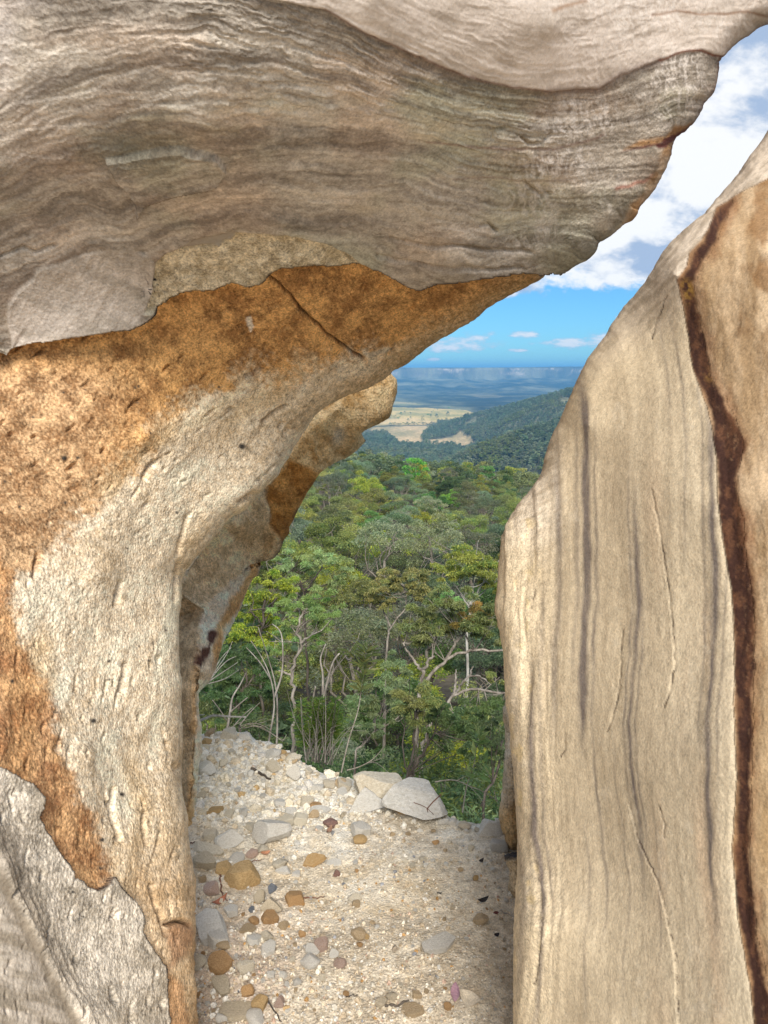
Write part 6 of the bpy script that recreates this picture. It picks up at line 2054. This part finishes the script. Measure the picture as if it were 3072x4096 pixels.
fallen_leaf('mauve pink gum leaf lying on the lower right sand', 1820, 3978, 28, 76, (.50, .30, .37), 1.45, .15)
fallen_leaf('pale papery dry leaf, curled, beside the mauve leaf', 1878, 4017, 62, 50, (.66, .58, .46), -.5, .9, wide=.7)
fallen_leaf('rust red curved leaf left of the ochre stones', 876, 3612, 40, 50, (.36, .14, .08), .9, .8)
fallen_leaf('salmon dry leaf in front of the big grey block', 1062, 3418, 30, 20, (.50, .25, .15), .4, .4, wide=.6)
fallen_leaf('brown dry leaf beside the red brown stone', 1317, 3332, 18, 40, (.30, .18, .12), 1.3, .6)
fallen_leaf('dark maroon leaf scrap by the striped boulder', 1984, 3660, 16, 14, (.16, .05, .04), .3, .4, wide=.6)
fallen_leaf('black leaf scrap on the upper right sand', 1924, 3453, 16, 18, (.035, .03, .028), .8, .9, wide=.5)
fallen_leaf('black leaf scrap alone in the middle of the pale sand', 1757, 3579, 18, 8, (.03, .027, .025), 0, .9, wide=.4)
fallen_leaf('black leaf scrap right of the long white slab', 1986, 3746, 18, 14, (.03, .027, .03), .5, .8, wide=.6)
fallen_leaf('black pointed flake perched on the lone ochre tan stone', 1930, 3645, 44, 26, (.022, .02, .02), .55, .7, 'dark_flake', .03, 'leaf', .0, .36)


# ---- leafy saplings and the feathery bush at the brink
def leafy(name, label, d, stems, leafsets, col, tip, seed, cat, L, wid, mat=None, up=.5):
    rs = np.random.RandomState(seed)
    st, lf = Acc(), Acc()
    root = None
    for pl, r0, r1 in stems:
        dr = rs.uniform(-.04, .04) * d
        P = spline([at(np.array(a), np.array(b), np.array(d + dr * i / max(1, len(pl) - 1))) for i, (a, b) in enumerate(pl)], 4 * len(pl))
        if root is None:
            root = P[0]
        add_tube(st, P, np.linspace(r0 / FPX * d, r1 / FPX * d, len(P)), 5)
    for pl, n, rr in leafsets:
        P = spline([at(np.array(a), np.array(b), np.array(d)) for a, b in pl], 40)
        C = P[rs.randint(0, 40, n)]
        ax = P[-1] - P[0]
        ax = ax / (np.linalg.norm(ax) + 1e-9)
        D = rs.normal(size=(n, 3))
        D -= (D @ ax)[:, None] * ax
        D /= np.linalg.norm(D, axis=1, keepdims=True)
        D = D + ax * up + rs.normal(size=(n, 3)) * .15
        D /= np.linalg.norm(D, axis=1, keepdims=True)
        ll = L * rs.uniform(.6, 1.25, n)
        C = C + D * (ll * .5)[:, None] + rs.normal(size=(n, 3)) * rr / FPX * d
        cc = np.where((rs.rand(n) < .35)[:, None], np.asarray(tip), np.asarray(col)) * rs.uniform(.7, 1.25, (n, 1))
        leaves(lf, C, D, ll, wid, cc, rs, .15)
    r = bpy.data.objects.new(name, None)
    COL.objects.link(r)
    r.location = root
    tag(r, label, cat)
    child_world('stem', st.mesh('stem', [mat or M_DEADWOOD]), r)
    child_world('foliage', lf.mesh('foliage', [M_LEAF_NEAR], False), r)


leafy('leafy_sapling', 'tall leafy sapling with narrow bright leaves on a bare leaning stem', 3.15,
      [([(1365, 3090), (1395, 2960), (1430, 2850), (1446, 2755), (1462, 2640)], 3.6, 1.8)], [([(1442, 2770), (1452, 2700), (1464, 2600)], 95, 2), ([(1450, 2690), (1425, 2640), (1400, 2605)], 22, 2), ([(1455, 2680), (1480, 2640), (1490, 2600)], 20, 2)],
      (.22, .30, .05), (.40, .40, .07), 51, 'sapling', .066, .2)
leafy('leafy_sapling', 'broad leaved young sapling in the gap beside the cream boulder', 2.9,
      [([(1850, 3250), (1868, 3140), (1895, 3060), (1905, 2990), (1915, 2940)], 3.2, 1.4), ([(1880, 3100), (1862, 3060), (1855, 3040)], 2, 1)], [([(1905, 2985), (1916, 2930)], 24, 3), ([(1858, 3080), (1872, 3040), (1935, 3055)], 16, 8), ([(1880, 3110), (1920, 3090)], 10, 6), ([(1895, 3030), (1925, 3000)], 8, 3)],
      (.22, .32, .06), (.36, .40, .09), 53, 'sapling', .056, .32)
bl = []
bs = []
rs = np.random.RandomState(55)
for k in range(34):
    x0 = rs.uniform(1215, 1330)
    x1 = x0 + rs.uniform(-90, 95)
    y1 = rs.uniform(2790, 2960)
    y0 = 3040 + .18 * (x0 - 1215)
    xm = (x0 + x1) / 2 + rs.uniform(-12, 12)
    bs.append(([(x0, y0), (xm, (y0 + y1) / 2 - 10), (x1, y1)], 1.8, .7))
    bl.append(([(xm, (y0 + y1) / 2), (x1, y1)], 70, 2.2))
leafy('feathery_bush', 'fresh green feathery bush growing at the brink below the rubble bank', 3.8, bs, bl, (.20, .29, .08), (.32, .38, .11), 57, 'bush', .045, .17, M_BARK)
arch = []
for k in range(16):
    x0, y0 = rs.uniform(1235, 1340), rs.uniform(3010, 3060)
    a = rs.uniform(-.2, 1.0)
    ln = rs.uniform(90, 210)
    arch.append(([(x0, y0), (x0 + .5 * ln * a, y0 - .75 * ln * (1 - .3 * a)), (x0 + ln * a, y0 - ln * (1 - .45 * a))], 1.5, .6))
arch += [([(1225, 3050), (1208, 2900), (1203, 2790)], 2.6, 1.4), ([(1300, 3050), (1303, 2850), (1300, 2740)], 2.6, 1.2), ([(1240, 2990), (1180, 2880), (1148, 2760)], 1.6, .8)]
sticks('dry_stems', 'bundle of arching dry pale stems within the feathery green bush', 3.7, arch, M_DEADWOOD, 'stems', 59, spread=.4)
# ------------------------------------------------------------------ the forest
MID = []
for k, (pal, Hh, Ww, lo, lab) in enumerate((('olive', 13, 8.6, .42, 'rounded olive green gum'), ('yellow', 12, 8.0, .45, 'billowing yellow green gum'), ('blue', 14, 8.2, .40, 'blue green gum'),
                                            ('bright', 11, 7.0, .35, 'fresh bright green tree'), ('dark', 13, 8.0, .38, 'dark green dense gum'), ('grey', 14, 8.0, .45, 'thin grey green gum'))):
    dens = {'grey': 190, 'dark': 420}.get(pal, 360)
    MID.append((lab, [gum(100 + 10 * k + j, Hh, Ww, lo, 6, 24, dens, .30, pal, .42, (.13, .20), None, False, M_BARK if pal == 'grey' else (M_BARK_DARK if pal in ('dark', 'bright') else M_BARK), .45, .66, .38) for j in range(2)]))
rs = np.random.RandomState(404)


def in_view(x, y, z):
    v = np.array([x, y, z]) - CAM
    s = v @ np.array([0, CP, -SP])
    return 1536 + FPX * v[0] / s, 2048 - FPX * (v @ np.array([0, SP, CP])) / s


pts = []
for y0, y1, sp, nn in ((27, 60, 4.4, 900), (60, 120, 5.6, 1400), (120, 230, 7.0, 2400), (230, 420, 8.5, 3400)):
    for _ in range(nn):
        y = math.sqrt(rs.uniform(y0 * y0, y1 * y1))
        x = y * rs.uniform(-.30, .30)
        if all((x - a) ** 2 + (y - b) ** 2 > (sp * rs.uniform(.8, 1.15)) ** 2 for a, b, _c in pts[-700:]):
            pts.append((x, y, sp))
near_pts, stuff_pts = [], []
for x, y, sp in pts:
    z = float(tz(x, y))
    u, v = in_view(x, y, z + 9)
    if 640 < u < 2330:
        if u < 720 or u > 2200:
            if y > 110:
                continue
        near_pts.append((x, y, z))
near_pts.sort(key=lambda p: p[1])
solo, rest = near_pts[:250], near_pts[250:]
# the forest goes on to both sides of the opening
sd_y = np.sqrt(rs.uniform(26 ** 2, 420 ** 2, 2600))
sd_x = sd_y * np.where(rs.rand(2600) < .62, rs.uniform(.29, .85, 2600), rs.uniform(-.7, -.30, 2600))
sd_z = tz(sd_x, sd_y)
rest = rest + [(a_, b_, c_) for a_, b_, c_ in zip(sd_x, sd_y, sd_z)]
for i, (x, y, z) in enumerate(solo):
    cl = fbm(np.array([x / 30]), np.array([y / 30]), 2, 2)[0]
    w = np.array([1.5, 1.7 + 2 * cl, 1.2 - cl, .6, .9 - cl, .7])
    k = rs.choice(6, p=np.maximum(w, .1) / np.maximum(w, .1).sum())
    lab, vs_ = MID[k]
    s = rs.uniform(.62, 1.02) * (.62 if y < 45 else 1) * (.85 if y < 75 else 1)
    uu = in_view(x, y, z + 9)[0]
    where = ('just beyond the front gums', 'low on the forest slope', 'midway up the forest view', 'high on the far forest rise')[int(np.searchsorted([52, 85, 130], y))]
    side = ('by the ochre boulder', 'left of centre', 'right of centre', 'by the striped boulder')[int(np.searchsorted([1150, 1500, 1850], uu))]
    plant_tree('gum_tree', lab + ', ' + where + ' ' + side, 'tree', lab + ', ' + where + ' ' + side, vs_[rs.randint(2)], (x, y, z - .3), (s, s, s * rs.uniform(.85, 1.12)), rs.uniform(0, 6.28), tilt=(rs.normal() * .05, rs.normal() * .05))

# undergrowth bushes between the trunks
def bush(seed, pal, n, L):
    rs_ = np.random.RandomState(seed)
    st, cr = Acc(), Acc()
    for k in range(9):
        e = np.array([rs_.normal() * .55, rs_.normal() * .55, rs_.uniform(.5, 1.5)])
        add_tube(st, spline([np.array([0, 0, -.2]), e * np.array([.5, .5, .55]), e], 5), np.linspace(.03, .008, 5), 4)
        clump(cr, e, rs_.uniform(.35, .6), n, L, .28, np.asarray(PALETTE[pal][0]) * rs_.uniform(.8, 1.25), rs_, .8, .2, .3, PALETTE[pal][1])
    return st.mesh('stem', [M_BARK_DARK]), cr.mesh('foliage', [M_LEAF], False)


BUSH = [('dark green', bush(1, 'dark', 170, .12)), ('olive', bush(2, 'olive', 150, .12)), ('light green', bush(3, 'light', 150, .11))]
n_b = 0
while n_b < 70:
    y = rs.uniform(7, 34)
    x = y * rs.uniform(-.30, .24)
    z = float(tz(x, y))
    nm, ms = BUSH[rs.choice(3, p=[.55, .25, .2])]
    s = rs.uniform(.6, 1.5) * (.7 + y / 40)
    where = 'close under the ledge' if y < 15 else ('among the front trunks' if y < 24 else 'behind the front trunks')
    side = 'on the left' if x < -.08 * y else ('in the middle' if x < .07 * y else 'on the right')
    plant_tree('bush', nm + ' bush ' + where + ' ' + side, 'bush', nm + ' bushes ' + where + ' ' + side, ms, (x, y, z - .1), s, rs.uniform(0, 6.28), ('stem', 'foliage'))
    n_b += 1


# far trees: instanced, as nobody could count them
def one_mesh_tree(seed, H, W, n_clump, n_leaf, L, pal, lo=.35):
    rs_ = np.random.RandomState(seed)
    acc = Acc()
    base, tip = PALETTE[pal]
    for k in range(n_clump):
        a, rr = rs_.uniform(0, 6.28), W * .5 * math.sqrt(rs_.rand())
        c = np.array([rr * math.cos(a), rr * math.sin(a), H * (.95 - .40 * (rr / (W * .5)) ** 2) - rs_.rand() ** 2 * H * .42])
        clump(acc, c, W * rs_.uniform(.14, .23), n_leaf, L, .6, np.asarray(base) * rs_.uniform(.75, 1.3), rs_, .7, .3, .5, tip)
    V, F, T = tube(np.array([[0, 0, -1], [.1, 0, H * .35], [.2, .1, H * .75]]), np.array([H * .016, H * .012, H * .005]), 5)
    acc.add(V, F, (.30, .27, .23))
    return acc.mesh('tree', [M_LEAF], False)


def scatter(name, P, S, R, I, variants):
    me = bpy.data.meshes.new(name)
    me.vertices.add(len(P))
    me.vertices.foreach_set('co', np.asarray(P, np.float32).ravel())
    for nm, typ, dat in (('scl', 'FLOAT', S), ('rot', 'FLOAT', R), ('pick', 'INT', I)):
        a = me.attributes.new(nm, typ, 'POINT')
        a.data.foreach_set('value', np.asarray(dat, np.float32 if typ == 'FLOAT' else np.int32))
    me.materials.append(M_LEAF)
    o = link(name, me)
    ng = bpy.data.node_groups.new(name, 'GeometryNodeTree')
    ng.interface.new_socket('Geometry', in_out='INPUT', socket_type='NodeSocketGeometry')
    ng.interface.new_socket('Geometry', in_out='OUTPUT', socket_type='NodeSocketGeometry')
    N, L_ = ng.nodes, ng.links
    gi, go = N.new('NodeGroupInput'), N.new('NodeGroupOutput')
    iop = N.new('GeometryNodeInstanceOnPoints')
    jn = N.new('GeometryNodeJoinGeometry')
    for v in variants[::-1]:
        ob = bpy.data.objects.new('tree_form', v)
        oi = N.new('GeometryNodeObjectInfo')
        oi.inputs['Object'].default_value = ob
        oi.inputs['As Instance'].default_value = True
        L_.new(oi.outputs['Geometry'], jn.inputs[0])

    def attr(nm, typ):
        n = N.new('GeometryNodeInputNamedAttribute')
        n.data_type = typ
        n.inputs[0].default_value = nm
        return n.outputs[0]
    cx = N.new('ShaderNodeCombineXYZ')
    L_.new(attr('rot', 'FLOAT'), cx.inputs[2])
    L_.new(gi.outputs[0], iop.inputs['Points'])
    L_.new(jn.outputs[0], iop.inputs['Instance'])
    iop.inputs['Pick Instance'].default_value = True
    L_.new(attr('pick', 'INT'), iop.inputs['Instance Index'])
    L_.new(cx.outputs[0], iop.inputs['Rotation'])
    L_.new(attr('scl', 'FLOAT'), iop.inputs['Scale'])
    L_.new(iop.outputs[0], go.inputs[0])
    md = o.modifiers.new('scatter', 'NODES')
    md.node_group = ng
    tag(o, kind='stuff')
    return o


FARV = [one_mesh_tree(300 + k, 13, 8.5, 20, 120, .55, p) for k, p in enumerate(('olive', 'yellow', 'blue', 'dark', 'grey', 'bright'))]
P = np.array(rest)
scatter('far_forest', P, rs.uniform(.75, 1.12, len(P)), rs.uniform(0, 6.28, len(P)), rs.choice(6, len(P), p=[.28, .2, .2, .12, .14, .06]), FARV)
# wooded hills
HILLV = [one_mesh_tree(400 + k, 14, 9, 9, 34, 1.25, p) for k, p in enumerate(('blue', 'blue', 'grey', 'olive'))]
n = 190000
yy = np.sqrt(rs.uniform(420 ** 2, 3300 ** 2, n))
xx = yy * rs.uniform(-.16, .60, n)
zz = tz(xx, yy)
v = np.stack([xx, yy, zz], 1) - CAM
s_ = v @ np.array([0, CP, -SP])
u_, w_ = 1536 + FPX * v[:, 0] / s_, 2048 - FPX * (v @ np.array([0, SP, CP])) / s_
bare = np.zeros(n, bool)
fl = zz < -196
for pl in ([(1440, 1640), (1560, 1624), (1700, 1628), (1880, 1640), (1905, 1655), (1850, 1682), (1745, 1694), (1640, 1680), (1440, 1676)], [(1440, 1680), (1560, 1668), (1745, 1680), (1750, 1704), (1705, 1728), (1685, 1752), (1705, 1780), (1600, 1778), (1540, 1735), (1440, 1740)],
           [(1690, 1768), (1740, 1757), (1835, 1745), (1890, 1733), (1990, 1736), (1980, 1762), (1945, 1785), (1890, 1794), (1790, 1784), (1730, 1778)]):
    bare |= inside(xx, yy, on_floor(pl)) & fl
keep = ~bare & (u_ > 1050) & (u_ < 3350) & (w_ < 1900)
dens_ = np.clip(1.25 - yy / 3600, .35, 1)
keep &= rs.rand(n) < dens_ * .75
P = np.stack([xx, yy, zz - .5], 1)[keep]
hn = fbm(P[:, 0] / 90, P[:, 1] / 140, 3, 4, .55) + rs.normal(size=len(P)) * .16
gap = fbm(P[:, 0] / 45, P[:, 1] / 60, 9, 3, .6) > .30
P, hn = P[~gap], hn[~gap]
scatter('wooded_hills', P, rs.uniform(.55, 1.3, len(P)), rs.uniform(0, 6.28, len(P)), np.searchsorted([-.14, .06, .24], hn), HILLV)

# paddock trees one can pick out on the valley floor
PADT = [one_mesh_tree(500 + k, 14, 12, 12, 60, 1.2, p) for k, p in enumerate(('blue', 'olive', 'bright'))]
spots = [(1603, 1663, 1.3, 'large round tree alone in the upper paddock'), (1745, 1674, 1.5, 'broad tree on the right edge of the bright paddock'), (1790, 1664, 1.5, 'broad tree farthest right in the bright paddock'), (1722, 1668, 1.0, 'small tree left of the broad paddock trees'),
         (1946, 1768, 1.3, 'dark round tree at the right end of the nearest paddock')]
for a, b, s, lab in spots:
    rr = ray(np.array(a), np.array(b))
    t = (-210 - CAM[2]) / rr[2]
    p = CAM + rr * t
    o = link('paddock_tree', PADT[0], None, (p[0], p[1], float(tz(p[0], p[1])) - .5))
    o.scale = (s, s, s)
    tag(o, lab, 'tree')
for k in range(17):
    a = 1562 + k * 10.5 + rs.uniform(-3, 3)
    b = 1703 - k * .15 + rs.uniform(-1.5, 1.5)
    rr = ray(np.array(a), np.array(b))
    p = CAM + rr * ((-210 - CAM[2]) / rr[2])
    o = link('paddock_tree', PADT[k % 2], None, (p[0], p[1], float(tz(p[0], p[1])) - .5))
    s = rs.uniform(.7, 1.2)
    o.scale = (s, s, s)
    o.rotation_euler = (0, 0, rs.uniform(0, 6))
    tag(o, 'small dark tree in the row along the paddock boundary', 'tree', 'row of trees along the paddock boundary')
for k in range(20):
    a, b = rs.uniform(1560, 1850), rs.uniform(1634, 1690)
    rr = ray(np.array(a), np.array(b))
    p = CAM + rr * ((-210 - CAM[2]) / rr[2])
    o = link('paddock_tree', PADT[k % 3], None, (p[0], p[1], float(tz(p[0], p[1])) - .5))
    s = rs.uniform(.5, 1.1)
    o.scale = (s, s, s)
    tag(o, 'small scattered tree dotting the far bright paddock', 'tree', 'trees dotting the far paddock')

# leaf litter and low growth under the near trees
n = 26000
yy = rs.uniform(5.5, 40, n)
xx = yy * rs.uniform(-.32, .26, n)
zz = tz(xx, yy)
acc = Acc()
D = rs.normal(size=(n, 3)) * np.array([.6, .6, .3]) + np.array([0, 0, .9])
Lg = rs.uniform(.08, .34, n) * (.6 + yy / 40)
pal = np.array([(.09, .12, .045), (.12, .14, .055), (.17, .155, .07), (.07, .095, .035), (.18, .14, .085)])
leaves(acc, np.stack([xx, yy, zz + Lg * .35], 1), D, Lg, .16, pal[rs.randint(0, 5, n)] * rs.uniform(.7, 1.3, (n, 1)), rs)
tag(link('undergrowth', acc.mesh('undergrowth', [M_LEAF], False)), kind='stuff')
